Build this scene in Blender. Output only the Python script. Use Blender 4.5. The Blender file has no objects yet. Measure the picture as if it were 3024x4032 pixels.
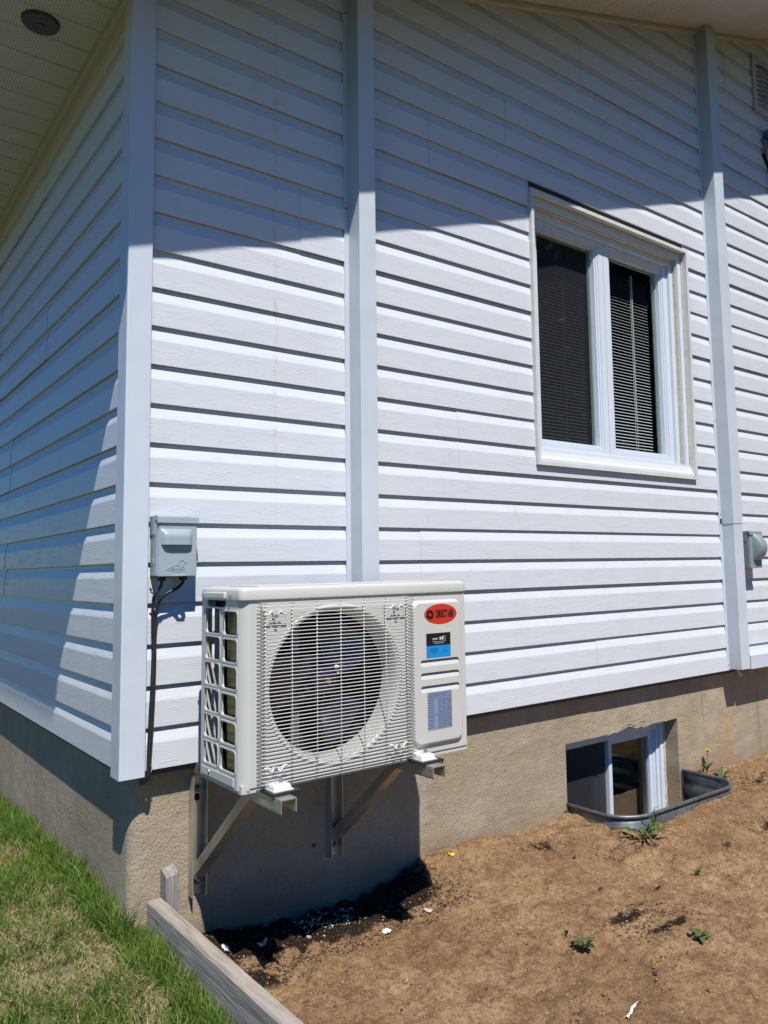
import bpy, bmesh, math, random
import numpy as np
from mathutils import Vector, Matrix, Euler
from mathutils.geometry import tessellate_polygon

random.seed(7); np.random.seed(7)
scene = bpy.context.scene
COL = scene.collection

# ------------------------------------------------------------------ camera
cam_d = bpy.data.cameras.new('camera')
cam = bpy.data.objects.new('camera', cam_d); COL.objects.link(cam); scene.camera = cam
cam_d.sensor_fit = 'VERTICAL'; cam_d.sensor_height = 36.0
cam_d.lens = 3121.94/4032*36.0
cam_d.shift_x = -253.9/4032; cam_d.shift_y = -58.28/4032
cam_d.clip_start = 0.05; cam_d.clip_end = 500
R_ = Vector((0.77476364, -0.63196513, -0.01900964)); U_ = Vector((-0.04226898, -0.08177256, 0.99575428)); F_ = Vector((0.63083645, 0.77067069, 0.09006693))
m = Matrix((R_, U_, -F_)).transposed().to_4x4(); m.translation = Vector((-0.77984, -2.52035, 0.59682))
cam.matrix_world = m

# ------------------------------------------------------------------ sky and sun
SUN = Vector((-0.36, -1.0, 1.65)).normalized()
world = bpy.data.worlds.new('World'); scene.world = world; world.use_nodes = True
wn = world.node_tree.nodes; wl = world.node_tree.links
sky = wn.new('ShaderNodeTexSky'); sky.sky_type = 'NISHITA'; sky.sun_disc = False
sky.sun_elevation = math.asin(SUN.z); sky.sun_rotation = math.atan2(SUN.x, SUN.y)
sky.air_density = 1.0; sky.dust_density = 0.1; sky.ozone_density = 5.0
bg = wn['Background']; bg.inputs['Strength'].default_value = 0.086
hs = wn.new('ShaderNodeHueSaturation'); hs.inputs['Hue'].default_value = .514; hs.inputs['Saturation'].default_value = 2.15
wl.new(sky.outputs[0], hs.inputs['Color']); wl.new(hs.outputs[0], bg.inputs['Color'])
sd = bpy.data.lights.new('sun', 'SUN'); sd.energy = 5.0; sd.angle = math.radians(0.53); sd.color = (1.0, 0.95, 0.88)
so = bpy.data.objects.new('sun', sd); COL.objects.link(so)
so.rotation_euler = (-SUN).to_track_quat('-Z', 'Y').to_euler(); so.location = SUN*12
scene.view_settings.view_transform = 'Standard'; scene.view_settings.look = 'None'
scene.view_settings.gamma = 1; scene.view_settings.use_curve_mapping = False
scene.view_settings.exposure = 0.12
scene.render.engine = 'CYCLES'
scene.cycles.max_bounces = 8; scene.cycles.diffuse_bounces = 1; scene.cycles.transparent_max_bounces = 16

# ------------------------------------------------------------------ helpers
def tag(o, label=None, cat=None, group=None, kind=None):
    if label: o['label'] = label
    if cat: o['category'] = cat
    if group: o['group'] = group
    if kind: o['kind'] = kind
    return o
def empty(name, loc=(0,0,0), rz=0):
    o = bpy.data.objects.new(name, None); COL.objects.link(o); o.location = loc; o.rotation_euler = (0,0,rz)
    o.empty_display_size = 0.05
    return o
def mk(name, me, mat=None, parent=None, smooth=False):
    if mat is not None and len(me.materials) == 0: me.materials.append(mat)
    if smooth:
        me.polygons.foreach_set('use_smooth', [True]*len(me.polygons))
    o = bpy.data.objects.new(name, me); COL.objects.link(o)
    if parent is not None:
        o.parent = parent; o.matrix_parent_inverse = Matrix.Translation(-parent_loc(parent))
    return o
def parent_loc(p):
    v = Vector((0,0,0))
    while p is not None:
        v += p.location; 
        v += p.matrix_parent_inverse.translation if p.parent else Vector((0,0,0))
        p = p.parent
    return v
def pyd(verts, faces, name='m'):
    me = bpy.data.meshes.new(name); me.from_pydata([tuple(v) for v in verts], [], faces); me.update(); return me
class MB:
    """collects shapes, builds one mesh"""
    def __init__(s): s.v = []; s.f = []
    def add(s, v, f):
        n = len(s.v); s.v += [tuple(p) for p in v]; s.f += [tuple(i+n for i in q) for q in f]; return s
    def box(s, x0, x1, y0, y1, z0, z1, bev=0, seg=2):
        if bev:
            bm = bmesh.new(); bmesh.ops.create_cube(bm, size=1)
            for v in bm.verts: v.co = Vector(((x0+x1)/2+v.co.x*(x1-x0), (y0+y1)/2+v.co.y*(y1-y0), (z0+z1)/2+v.co.z*(z1-z0)))
            bmesh.ops.bevel(bm, geom=bm.edges[:], offset=bev, segments=seg, affect='EDGES', profile=0.6)
            bm.verts.index_update()
            s.add([v.co[:] for v in bm.verts], [[v.index for v in f.verts] for f in bm.faces]); bm.free(); return s
        v = [(x,y,z) for x in (x0,x1) for y in (y0,y1) for z in (z0,z1)]
        return s.add(v, [(0,1,3,2),(4,6,7,5),(0,4,5,1),(2,3,7,6),(0,2,6,4),(1,5,7,3)])
    def tube(s, pts, r, n=8, caps=True):
        pts = [Vector(p) for p in pts]; rs = r if isinstance(r, (list,tuple)) else [r]*len(pts)
        V = []; prev = None
        for i, p in enumerate(pts):
            t = (pts[min(i+1,len(pts)-1)]-pts[max(i-1,0)]).normalized()
            if prev is None:
                a = t.orthogonal().normalized()
            else:
                a = (prev - t*prev.dot(t)).normalized()
            prev = a; b = t.cross(a)
            for k in range(n):
                q = 2*math.pi*k/n; V.append(p + (a*math.cos(q)+b*math.sin(q))*rs[i])
        Fc = []
        for i in range(len(pts)-1):
            for k in range(n):
                Fc.append((i*n+k, i*n+(k+1)%n, (i+1)*n+(k+1)%n, (i+1)*n+k))
        if caps: Fc.append(tuple(reversed(range(n)))); Fc.append(tuple((len(pts)-1)*n+k for k in range(n)))
        return s.add(V, Fc)
    def mesh(s, name='m'): return pyd(s.v, s.f, name)
    def build(s, name, mat, parent=None, smooth=False): return mk(name, s.mesh(name), mat, parent, smooth)
def rrect(x0, x1, z0, z1, r, n=5):
    P = []
    for cx, cz, a0 in ((x1-r,z0+r,-90),(x1-r,z1-r,0),(x0+r,z1-r,90),(x0+r,z0+r,180)):
        for k in range(n+1):
            a = math.radians(a0+90*k/n); P.append((cx+r*math.cos(a), cz+r*math.sin(a)))
    return P
def circ(cx, cz, r, n=48, rz=None):
    rz = rz or r
    return [(cx+r*math.cos(2*math.pi*k/n), cz+rz*math.sin(2*math.pi*k/n)) for k in range(n)]
def plate(mb, loops, fn0, fn1):
    """flat plate with holes; loops 2-D, fn0/fn1 map (a,b) to the two faces"""
    flat = [p for l in loops for p in l]; N = len(flat)
    tris = tessellate_polygon([[Vector((a,b,0)) for a,b in l] for l in loops])
    V = [fn0(*p) for p in flat]+[fn1(*p) for p in flat]; Fc = []
    for t in tris: Fc.append(tuple(t)); Fc.append(tuple(i+N for i in reversed(t)))
    o = 0
    for l in loops:
        n = len(l)
        for k in range(n): a, b = o+k, o+(k+1)%n; Fc.append((a,b,b+N,a+N))
        o += n
    return mb.add(V, Fc)
def fix(me):
    bm = bmesh.new(); bm.from_mesh(me); bmesh.ops.remove_doubles(bm, verts=bm.verts, dist=1e-5); bmesh.ops.recalc_face_normals(bm, faces=bm.faces); bm.to_mesh(me); bm.free(); return me
def crv(pts, n=8):
    """Catmull-Rom through pts"""
    P = [Vector(p) for p in pts]; P = [P[0]*2-P[1]]+P+[P[-1]*2-P[-2]]; out = []
    for i in range(1, len(P)-2):
        for k in range(n):
            t = k/n; a,b,c,d = P[i-1],P[i],P[i+1],P[i+2]
            out.append(0.5*((2*b)+(c-a)*t+(2*a-5*b+4*c-d)*t*t+(3*b-a-3*c+d)*t**3))
    out.append(P[-2]); return out

# ------------------------------------------------------------------ materials
MATS = {}
class NT:
    def __init__(s, name):
        s.m = bpy.data.materials.new(name); s.m.use_nodes = True; s.t = s.m.node_tree; s.n = s.t.nodes; s.l = s.t.links
        s.b = s.n['Principled BSDF']; s.geo = None
    def new(s, t, **k):
        o = s.n.new(t)
        for a, v in k.items():
            if hasattr(o, a): setattr(o, a, v)
            else: o.inputs[a].default_value = v
        return o
    def pos(s):
        if s.geo is None: s.geo = s.n.new('ShaderNodeNewGeometry')
        return s.geo.outputs['Position']
    def mapv(s, scale=(1,1,1), loc=(0,0,0), src=None):
        o = s.n.new('ShaderNodeMapping'); o.inputs['Scale'].default_value = scale; o.inputs['Location'].default_value = loc
        s.l.new(src if src is not None else s.pos(), o.inputs['Vector']); return o.outputs[0]
    def noise(s, scale, detail=3, rough=.55, vec=None, dist=0, out='Fac'):
        o = s.n.new('ShaderNodeTexNoise'); o.inputs['Scale'].default_value = scale; o.inputs['Detail'].default_value = detail
        o.inputs['Roughness'].default_value = rough; o.inputs['Distortion'].default_value = dist
        s.l.new(vec if vec is not None else s.pos(), o.inputs['Vector']); return o.outputs[out]
    def voro(s, scale, vec=None, feature='F1'):
        o = s.n.new('ShaderNodeTexVoronoi'); o.feature = feature; o.inputs['Scale'].default_value = scale
        s.l.new(vec if vec is not None else s.pos(), o.inputs['Vector']); return o
    def math(s, op, a, b=None, c=None):
        o = s.n.new('ShaderNodeMath'); o.operation = op
        for i, x in enumerate((a,b,c)):
            if x is None: continue
            if isinstance(x, (int,float)): o.inputs[i].default_value = x
            else: s.l.new(x, o.inputs[i])
        return o.outputs[0]
    def ramp(s, fac, stops, interp='LINEAR'):
        o = s.n.new('ShaderNodeValToRGB'); o.color_ramp.interpolation = interp; e = o.color_ramp.elements
        while len(e) < len(stops): e.new(0.5)
        for i, (p, c) in enumerate(stops):
            e[i].position = p; e[i].color = (c if len(c) == 4 else (*c, 1)) if isinstance(c, tuple) else (c,c,c,1)
        s.l.new(fac, o.inputs[0]); return o.outputs[0]
    def mix(s, fac, a, b):
        o = s.n.new('ShaderNodeMix'); o.data_type = 'RGBA'
        for i, x in ((0,fac),(6,a),(7,b)):
            if isinstance(x, (int,float)): o.inputs[i].default_value = x
            elif isinstance(x, tuple): o.inputs[i].default_value = (*x[:3],1)
            else: s.l.new(x, o.inputs[i])
        return o.outputs[2]
    def bump(s, h, strength=.5, dist=.01, prev=None):
        o = s.n.new('ShaderNodeBump'); o.inputs['Strength'].default_value = strength; o.inputs['Distance'].default_value = dist
        s.l.new(h, o.inputs['Height'])
        if prev is not None: s.l.new(prev, o.inputs['Normal'])
        return o.outputs[0]
    def set(s, base=None, rough=None, metal=None, normal=None, spec=None, coat=None):
        for k, v in (('Base Color',base),('Roughness',rough),('Metallic',metal),('Normal',normal),('Specular IOR Level',spec),('Coat Weight',coat)):
            if v is None: continue
            if isinstance(v, (int,float)): s.b.inputs[k].default_value = v
            elif isinstance(v, tuple): s.b.inputs[k].default_value = (*v[:3],1)
            else: s.l.new(v, s.b.inputs[k])
        return s.m

def m_vinyl():
    t = NT('white_vinyl')
    sp = t.n.new('ShaderNodeSeparateXYZ'); t.l.new(t.pos(), sp.inputs[0])
    u = t.math('ADD', sp.outputs[0], sp.outputs[1])
    cb = t.n.new('ShaderNodeCombineXYZ'); t.l.new(u, cb.inputs[0]); t.l.new(sp.outputs[2], cb.inputs[2])
    v = t.mapv((7,1,60), src=cb.outputs[0])
    a = t.noise(1.0, 2.5, .5, v, .9)
    g = t.math('ABSOLUTE', t.math('SUBTRACT', t.math('FRACT', t.math('MULTIPLY', a, 9.0)), .5))
    line = t.ramp(g, [(0.0,0.0),(0.10,0.55),(0.30,1.0)])
    gate = t.ramp(t.noise(1.0, 1, .5, t.mapv((9,1,40), (3,0,5), src=cb.outputs[0])), [(0.40,0.0),(0.62,1.0)])
    h = t.math('MULTIPLY', t.math('SUBTRACT', 1.0, line), gate)
    h2 = t.math('ADD', h, t.math('MULTIPLY', t.noise(1.0, 2, .5, t.mapv((30,1,300), src=cb.outputs[0])), .35))
    wav = t.noise(1.0, 1, .5, t.mapv((2.5,1,14), src=cb.outputs[0]))
    n0 = t.bump(wav, .12, .01)
    n = t.bump(h2, .55, .0009, n0)
    dirt = t.noise(1.0, 4, .6, t.mapv((5,1,1.2), src=cb.outputs[0]))
    c = t.mix(t.ramp(dirt, [(.55,0.0),(.8,1.0)]), (.662,.695,.738), (.628,.652,.685))
    st = t.ramp(t.math('ABSOLUTE', t.math('SUBTRACT', t.math('ADD', sp.outputs[0], t.math('MULTIPLY', t.noise(3,2), .03)), .515)), [(0.002,1.0),(0.012,0.0)])
    st = t.math('MULTIPLY', t.math('MULTIPLY', st, t.ramp(t.noise(1.0,3,.6,t.mapv((40,1,14))), [(.45,0.0),(.6,.55)])), t.ramp(sp.outputs[2], [(.75,0.0),(.85,1.0)]))
    c = t.mix(st, c, (.52,.47,.36))
    sc = t.ramp(t.noise(1.0,2,.5,t.mapv((22,1,5),(1.7,0,.4),src=cb.outputs[0])), [(.70,0.0),(.76,.35)])
    c = t.mix(sc, c, (.50,.50,.52))
    return t.set(c, .38, 0, n, .35)
def m_plain(name, col, rough=.5, metal=0, var=.08, scale=8, bumpn=0, spec=None, fine=400, coat=None):
    t = NT(name)
    nz = t.noise(scale, 4, .6)
    c = t.mix(t.ramp(nz, [(.3,0.0),(.7,1.0)]), tuple(x*(1-var) for x in col), tuple(min(1,x*(1+var)) for x in col))
    nb = None
    if name in ('painted_aluminium','white_corner_trim'): nb = t.bump(t.noise(4.5, 2), .35, .012)
    if bumpn: nb = t.bump(t.noise(fine, 2), bumpn, .001, nb)
    r = t.ramp(t.noise(scale*3, 3), [(.3, max(0,rough-.06)),(.7, min(1,rough+.06))])
    return t.set(c, r, metal, nb, spec, coat)
def m_concrete():
    t = NT('parged_concrete')
    big = t.noise(2.2, 5, .6); mid = t.noise(9, 5, .65)
    c = t.mix(t.ramp(big, [(.35,0.0),(.65,1.0)]), (.37,.30,.205), (.475,.395,.285))
    c = t.mix(t.ramp(mid, [(.45,0.0),(.75,.55)]), c, (.27,.24,.195))
    st = t.noise(1.0, 4, .6, t.mapv((2.0,2.0,1.1),(4.3,1.2,.7)))
    c = t.mix(t.ramp(st, [(.56,0.0),(.74,.7)]), c, (.50,.30,.13))
    pal = t.noise(1.0, 4, .6, t.mapv((7,7,1.3)))
    c = t.mix(t.ramp(pal, [(.58,0.0),(.75,.5)]), c, (.50,.47,.42))
    sp = t.noise(170, 2, .6)
    c = t.mix(t.ramp(sp, [(.58,0.0),(.69,.65)]), c, (.15,.115,.08))
    c = t.mix(t.ramp(t.noise(230,2,.6,t.mapv((1,1,1),(3,3,3))), [(.60,0.0),(.72,.6)]), c, (.6,.55,.47))
    n1 = t.bump(t.noise(14, 3), .35, .02)
    n2 = t.bump(t.noise(120, 5, .7), .85, .006, n1)
    sz = t.n.new('ShaderNodeSeparateXYZ'); t.l.new(t.pos(), sz.inputs[0])
    zz = t.math('ADD', sz.outputs[2], t.math('MULTIPLY', t.math('SUBTRACT', t.noise(6,5,.7), .5), .16))
    sm = t.n.new('ShaderNodeMapRange'); sm.inputs['From Min'].default_value = -.44; sm.inputs['From Max'].default_value = -.54; t.l.new(zz, sm.inputs['Value'])
    c = t.mix(t.math('MULTIPLY', sm.outputs[0], .55), c, (.30,.20,.12))
    vs = t.noise(1.0, 4, .65, t.mapv((14,14,.9),(2,9,1)))
    c = t.mix(t.ramp(vs, [(.60,0.0),(.72,.55)]), c, (.22,.19,.155))
    wv = t.bump(t.noise(1.0, 3, .5, t.mapv((3,3,9))), .35, .02, n2)
    return t.set(c, .95, 0, wv, .15)
def m_dirt():
    t = NT('sandy_soil')
    at = t.n.new('ShaderNodeAttribute'); at.attribute_name = 'peat'
    big = t.noise(2.4, 6, .65); mid = t.noise(11, 6, .7, dist=.4)
    c = t.mix(t.ramp(big, [(.38,0.0),(.62,1.0)]), (.43,.262,.132), (.58,.375,.205))
    c = t.mix(t.ramp(mid, [(.45,0.0),(.64,.80)]), c, (.235,.135,.066))
    c = t.mix(t.ramp(t.noise(60,5,.75), [(.48,0.0),(.68,.85)]), c, (.13,.075,.042))
    c = t.mix(t.ramp(t.noise(1.4,5,.7,t.mapv((1,2,1),(7,2,0))), [(.52,0.0),(.66,.55)]), c, (.20,.115,.06))
    c = t.mix(t.ramp(t.noise(150,3,.6), [(.58,0.0),(.70,.8)]), c, (.60,.42,.25))
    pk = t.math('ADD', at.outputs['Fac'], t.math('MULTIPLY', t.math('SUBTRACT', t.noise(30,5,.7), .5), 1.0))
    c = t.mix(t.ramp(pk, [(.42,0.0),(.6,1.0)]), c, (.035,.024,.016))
    w = t.noise(210, 1, .5)
    c = t.mix(t.ramp(w, [(.735,0.0),(.755,.85)]), c, (.62,.55,.45))
    n1 = t.bump(t.noise(24, 6, .7), .8, .03)
    n2 = t.bump(t.noise(110, 5, .75), 1.0, .012, n1)
    return t.set(c, 1.0, 0, n2, .1)
def m_wood():
    t = NT('weathered_wood')
    gr = t.noise(1.0, 5, .65, t.mapv((60,4,60)), .6)
    c = t.ramp(gr, [(.3,(.22,.19,.155)),(.5,(.37,.33,.28)),(.7,(.47,.43,.37))])
    c = t.mix(t.ramp(t.noise(5,4), [(.58,0.0),(.72,.6)]), c, (.36,.22,.10))
    return t.set(c, .85, 0, t.bump(gr, .8, .004), .2)
def m_wood_end():
    t = NT('weathered_stake_wood')
    gr = t.noise(1.0, 5, .65, t.mapv((90,90,5)), .8)
    c = t.ramp(gr, [(.3,(.16,.14,.125)),(.5,(.30,.275,.25)),(.7,(.43,.41,.39))])
    return t.set(c, .85, 0, t.bump(gr, .9, .005), .2)
def m_soffit():
    t = NT('perforated_soffit')
    sp = t.n.new('ShaderNodeSeparateXYZ'); t.l.new(t.pos(), sp.inputs[0])
    def cell(off):
        fx = t.math('SUBTRACT', t.math('FRACT', t.math('ADD', t.math('MULTIPLY', sp.outputs[0], 1/.020), off)), .5)
        fy = t.math('SUBTRACT', t.math('FRACT', t.math('ADD', t.math('MULTIPLY', sp.outputs[1], 1/.016), off)), .5)
        d = t.math('SQRT', t.math('ADD', t.math('POWER', t.math('MULTIPLY', fx,.020), 2), t.math('POWER', t.math('MULTIPLY', fy,.016), 2)))
        return d
    d = t.math('MINIMUM', cell(0.0), cell(.5))
    hole = t.ramp(t.math('MULTIPLY', d, 100), [(.16,0.0),(.24,1.0)])
    c = t.mix(hole, (.10,.10,.085), t.mix(t.ramp(t.noise(7,4),[(.35,0.0),(.7,1.0)]), (.64,.635,.59), (.72,.715,.67)))
    return t.set(c, .5, 0, t.bump(hole, .4, .002), .3)
def m_galv():
    t = NT('galvanised_steel')
    v = t.voro(60).outputs['Color']
    nz = t.noise(9, 5, .7)
    c = t.mix(t.ramp(nz, [(.35,0.0),(.65,1.0)]), (.10,.115,.12), (.24,.265,.27))
    c = t.mix(t.ramp(t.noise(5,4,.6,t.mapv((1,1,1),(5,2,1))), [(.58,0.0),(.7,.8)]), c, (.23,.16,.10))
    return t.set(c, .5, .65, t.bump(nz, .25, .004))
def m_alu():
    t = NT('ribbed_aluminium')
    nz = t.noise(14, 4, .6, t.mapv((1,1,.4)))
    c = t.mix(t.ramp(nz, [(.35,0.0),(.65,1.0)]), (.42,.41,.36), (.60,.58,.52))
    return t.set(c, .42, .75, t.bump(t.noise(60,3), .15, .002))
def m_glass(name, tint, refl_boost=.06, alpha=1.0):
    t = NT(name); out = t.n['Material Output']; t.n.remove(t.b)
    t.pos(); dt = t.n.new('ShaderNodeVectorMath'); dt.operation = 'DOT_PRODUCT'
    t.l.new(t.geo.outputs['Incoming'], dt.inputs[0]); t.l.new(t.geo.outputs['Normal'], dt.inputs[1])
    fr = t.math('ADD', .04, t.math('MULTIPLY', .96, t.math('POWER', t.math('SUBTRACT', 1.0, t.math('ABSOLUTE', dt.outputs['Value'])), 5)))
    f = t.math('ADD', t.math('MULTIPLY', fr, 1.7), refl_boost)
    tr = t.n.new('ShaderNodeBsdfTransparent'); tr.inputs['Color'].default_value = (*tint,1)
    gl = t.n.new('ShaderNodeBsdfGlossy'); gl.inputs['Roughness'].default_value = .03; gl.inputs['Color'].default_value = (.9,.95,1,1)
    nb = t.bump(t.noise(1.3, 2), .06, .02); t.l.new(nb, gl.inputs['Normal'])
    mx = t.n.new('ShaderNodeMixShader'); t.l.new(f, mx.inputs[0]); t.l.new(tr.outputs[0], mx.inputs[1]); t.l.new(gl.outputs[0], mx.inputs[2])
    t.l.new(mx.outputs[0], out.inputs['Surface']); return t.m
def m_screen(name, op):
    t = NT(name); out = t.n['Material Output']
    t.set((.022,.023,.027), .7)
    tr = t.n.new('ShaderNodeBsdfTransparent')
    mx = t.n.new('ShaderNodeMixShader'); mx.inputs[0].default_value = op
    t.l.new(tr.outputs[0], mx.inputs[1]); t.l.new(t.b.outputs[0], mx.inputs[2]); t.l.new(mx.outputs[0], out.inputs['Surface']); return t.m
def m_grass():
    t = NT('grass_blades')
    at = t.n.new('ShaderNodeAttribute'); at.attribute_name = 'tone'
    c = t.ramp(at.outputs['Fac'], [(0.0,(.080,.145,.022)),(.35,(.150,.245,.038)),(.6,(.25,.32,.07)),(.72,(.40,.34,.15)),(1.0,(.52,.42,.25))])
    t.set(c, .55, 0, None, .3)
    out = t.n['Material Output']
    tl = t.n.new('ShaderNodeBsdfTranslucent'); t.l.new(c, tl.inputs['Color'])
    mx = t.n.new('ShaderNodeMixShader'); mx.inputs[0].default_value = .3
    t.l.new(t.b.outputs[0], mx.inputs[1]); t.l.new(tl.outputs[0], mx.inputs[2]); t.l.new(mx.outputs[0], out.inputs['Surface']); return t.m
def m_leaf(name, a, b):
    t = NT(name); c = t.mix(t.noise(18, 3), a, b); t.set(c, .5, 0, t.bump(t.noise(60,2),.3,.003), .4)
    out = t.n['Material Output']; tl = t.n.new('ShaderNodeBsdfTranslucent'); t.l.new(c, tl.inputs['Color'])
    mx = t.n.new('ShaderNodeMixShader'); mx.inputs[0].default_value = .25
    t.l.new(t.b.outputs[0], mx.inputs[1]); t.l.new(tl.outputs[0], mx.inputs[2]); t.l.new(mx.outputs[0], out.inputs['Surface']); return t.m

M = dict(
 vinyl=m_vinyl(),
 alum=m_plain('painted_aluminium', (.57,.63,.69), .42, 0, .03, 3, .05),
 post=m_plain('white_corner_trim', (.60,.65,.73), .36, 0, .03, 3, .08),
 frame=m_plain('white_pvc_frame', (.68,.74,.82), .3, 0, .02, 4),
 caulk=m_plain('aged_beige_caulk', (.60,.565,.47), .6, 0, .15, 25, .4),
 trimb=m_plain('aged_white_trim', (.66,.67,.66), .45, 0, .08, 12, .2),
 soffit=m_soffit(),
 soffit_trim=m_plain('soffit_trim', (.62,.59,.50), .5, 0, .06, 6),
 concrete=m_concrete(), dirt=m_dirt(), wood=m_wood(), stake=m_wood_end(), galv=m_galv(), alu=m_alu(),
 casing=m_plain('beige_grey_painted_steel', (.585,.585,.545), .33, 0, .015, 5, .06, fine=900),
 grille=m_plain('coated_grille_wire', (.70,.69,.64), .35, 0, .03, 30),
 dark=m_plain('dark_interior', (.018,.018,.02), .8, 0, .1, 10),
 shadefin=m_plain('shaded_coil_fins', (.02,.02,.022), .6, .3, .2, 60),
 coil=m_plain('olive_coated_coil_fins', (.17,.15,.035), .42, .35, .35, 5),
 fan=m_plain('dark_purple_fan_plastic', (.022,.017,.052), .16, 0, .15, 6),
 rubber=m_plain('black_rubber', (.02,.02,.022), .6, 0, .2, 30, .3),
 cable=m_plain('black_cable_jacket', (.022,.022,.026), .42, 0, .3, 30, .2),
 galvscrew=m_plain('zinc_screw', (.6,.6,.58), .3, .9, .1, 50),
 footw=m_plain('white_stamped_steel', (.70,.71,.69), .25, 0, .02, 5),
 boxg=m_plain('grey_powder_coat', (.34,.40,.43), .42, 0, .04, 9, .15, fine=500),
 boxg2=m_plain('darker_grey_powder_coat', (.24,.295,.31), .42, 0, .05, 9, .15, fine=500),
 vent=m_plain('dark_plastic_vent', (.075,.085,.09), .6, 0, .2, 30, .2),
 louvre=m_plain('painted_louvre', (.50,.50,.49), .5, 0, .06, 10),
 black=m_plain('matt_black', (.008,.008,.008), .9, 0, .1, 10),
 glassw=m_glass('window_glass', (.84,.87,.87), .0),
 glassb=m_glass('basement_glass', (.75,.76,.72), .0),
 screen=m_screen('insect_screen', .74), screenb=m_screen('basement_screen', .86),
 slat=m_plain('white_blind_slat', (.86,.87,.89), .4, 0, .02, 10),
 seal=m_plain('green_grey_glazing_spacer', (.33,.42,.42), .4, 0, .1, 10),
 room=m_plain('dim_room_wall', (.10,.095,.09), .9, 0, .1, 3),
 card=m_plain('brown_cardboard', (.20,.135,.085), .8, 0, .15, 8),
 paper=m_plain('tan_paper', (.30,.23,.155), .8, 0, .1, 8),
 red=m_plain('red_sticker', (.62,.035,.015), .3, 0, .02, 5),
 ink=m_plain('black_ink', (.01,.01,.012), .4, 0, .05, 5),
 blue=m_plain('bright_blue_print', (.01,.27,.66), .3, 0, .02, 5),
 inkblue=m_plain('dark_blue_ink', (.02,.09,.22), .4, 0, .05, 5),
 white=m_plain('white_print', (.8,.8,.8), .4, 0, .02, 5),
 tablep=m_plain('pale_blue_silver_label', (.24,.30,.44), .3, 0, .03, 9),
 tablei=m_plain('navy_print', (.06,.08,.15), .4, 0, .05, 9),
 grass=m_grass(),
 soilg=m_plain('lawn_soil', (.14,.13,.06), 1, 0, .35, 14, .8, fine=90),
 leaf=m_leaf('weed_leaf', (.06,.115,.03), (.11,.18,.05)),
 leafd=m_leaf('plantain_leaf', (.07,.11,.035), (.13,.17,.06)),
 yellow=m_plain('yellow_petals', (.75,.52,.02), .6, 0, .1, 40),
 stone=m_plain('pale_pebbles', (.55,.50,.43), .8, 0, .25, 60, .3),
 clod=m_plain('dark_clods', (.06,.038,.024), 1, 0, .4, 40, .5),
 clodl=m_plain('sandy_clods', (.30,.18,.10), 1, 0, .3, 40, .5),
 foam=m_plain('white_foam', (.78,.75,.68), .8, 0, .06, 60, .4),
 twig=m_plain('dry_twig', (.24,.17,.10), .9, 0, .3, 60, .3),
 bark=m_plain('tree_bark', (.11,.085,.06), .95, 0, .3, 20, .5),
 crown=m_leaf('tree_foliage', (.02,.04,.015), (.05,.085,.03)),
 roofm=m_plain('asphalt_shingle', (.07,.065,.06), .95, 0, .3, 40, .6),
 ground=m_plain('far_lawn', (.035,.05,.018), 1, 0, .4, 3, .5, fine=60),
 metalg=m_plain('weathered_grey_metal', (.20,.23,.24), .45, .5, .2, 30, .3),
)

# ------------------------------------------------------------------ key numbers
S = .127                       # course height of the siding
YF, XF = .060, .042            # foundation faces behind the siding nose planes
SLOPE = .345; Z0 = 2.672       # gable soffit underside z = Z0 + SLOPE*x
RIDGE = 4.075
HX, HY = 8.15, 6.0
WX0, WX1, WZ0, WZ1 = 1.80, 3.055, 1.062, 2.372     # main window outer trim
def sof(x): return Z0+SLOPE*x if x <= RIDGE else Z0+SLOPE*RIDGE-(x-RIDGE)*SLOPE

house = tag(empty('house', (0,0,-.5)), 'white vinyl sided house with a gable roof on a rough concrete foundation', 'house')

# ------------------------------------------------------------------ siding
def panel(mb, axis, u0, u1, k, n=2, proud=0.0):
    """n Dutch-lap courses from course k, running u0..u1 along wall A (x) or B (y)"""
    prof = []
    for j in range(n):
        z = (k+j)*S
        prof += [(.0115,z+.0010),(.0002,z-.0006),(0,z+.001),(.0004,z+.078),(.0015,z+.083),(.0104,z+.114),(.0120,z+.1275)]
    prof = [(a-proud, b) for a,b in prof]
    V = []
    for u in (u0,u1):
        for a,b in prof: V.append((u,a,b) if axis == 'A' else (a,u,b))
    n_ = len(prof); Fc = []
    for i in range(n_-1):
        q = (i,i+n_,i+1+n_,i+1)
        Fc.append(q if axis == 'A' else q[::-1])
    # lap end returns give the seam its small step
    if proud > 0:
        b = len(V); V2 = [( (u0,a,z) if axis=='A' else (a,u0,z)) for a,z in prof]+[((u0+.0005,a+.004,z) if axis=='A' else (a+.004,u0+.0005,z)) for a,z in prof]
        mb.add(V2, [(i,i+1,i+1+n_,i+n_) for i in range(n_-1)])
    mb.add(V, Fc)
    return mb
def siding(axis, u0, u1, k, proud=0.0, n=2):
    mb = panel(MB(), axis, u0, u1, k, n, proud)
    return mb.build('siding_panel', M['vinyl'], house)
seamsA = {0:[2.2,5.4],2:[4.6],4:[1.157,4.3],6:[3.9],8:[1.36,5.1],10:[4.4],12:[4.9],14:[.62,4.3],16:[5.0],18:[1.234,4.6],20:[1.686,5.2],22:[3.825],24:[2.23,5.6],26:[3.3],28:[3.6,5.9]}
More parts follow.
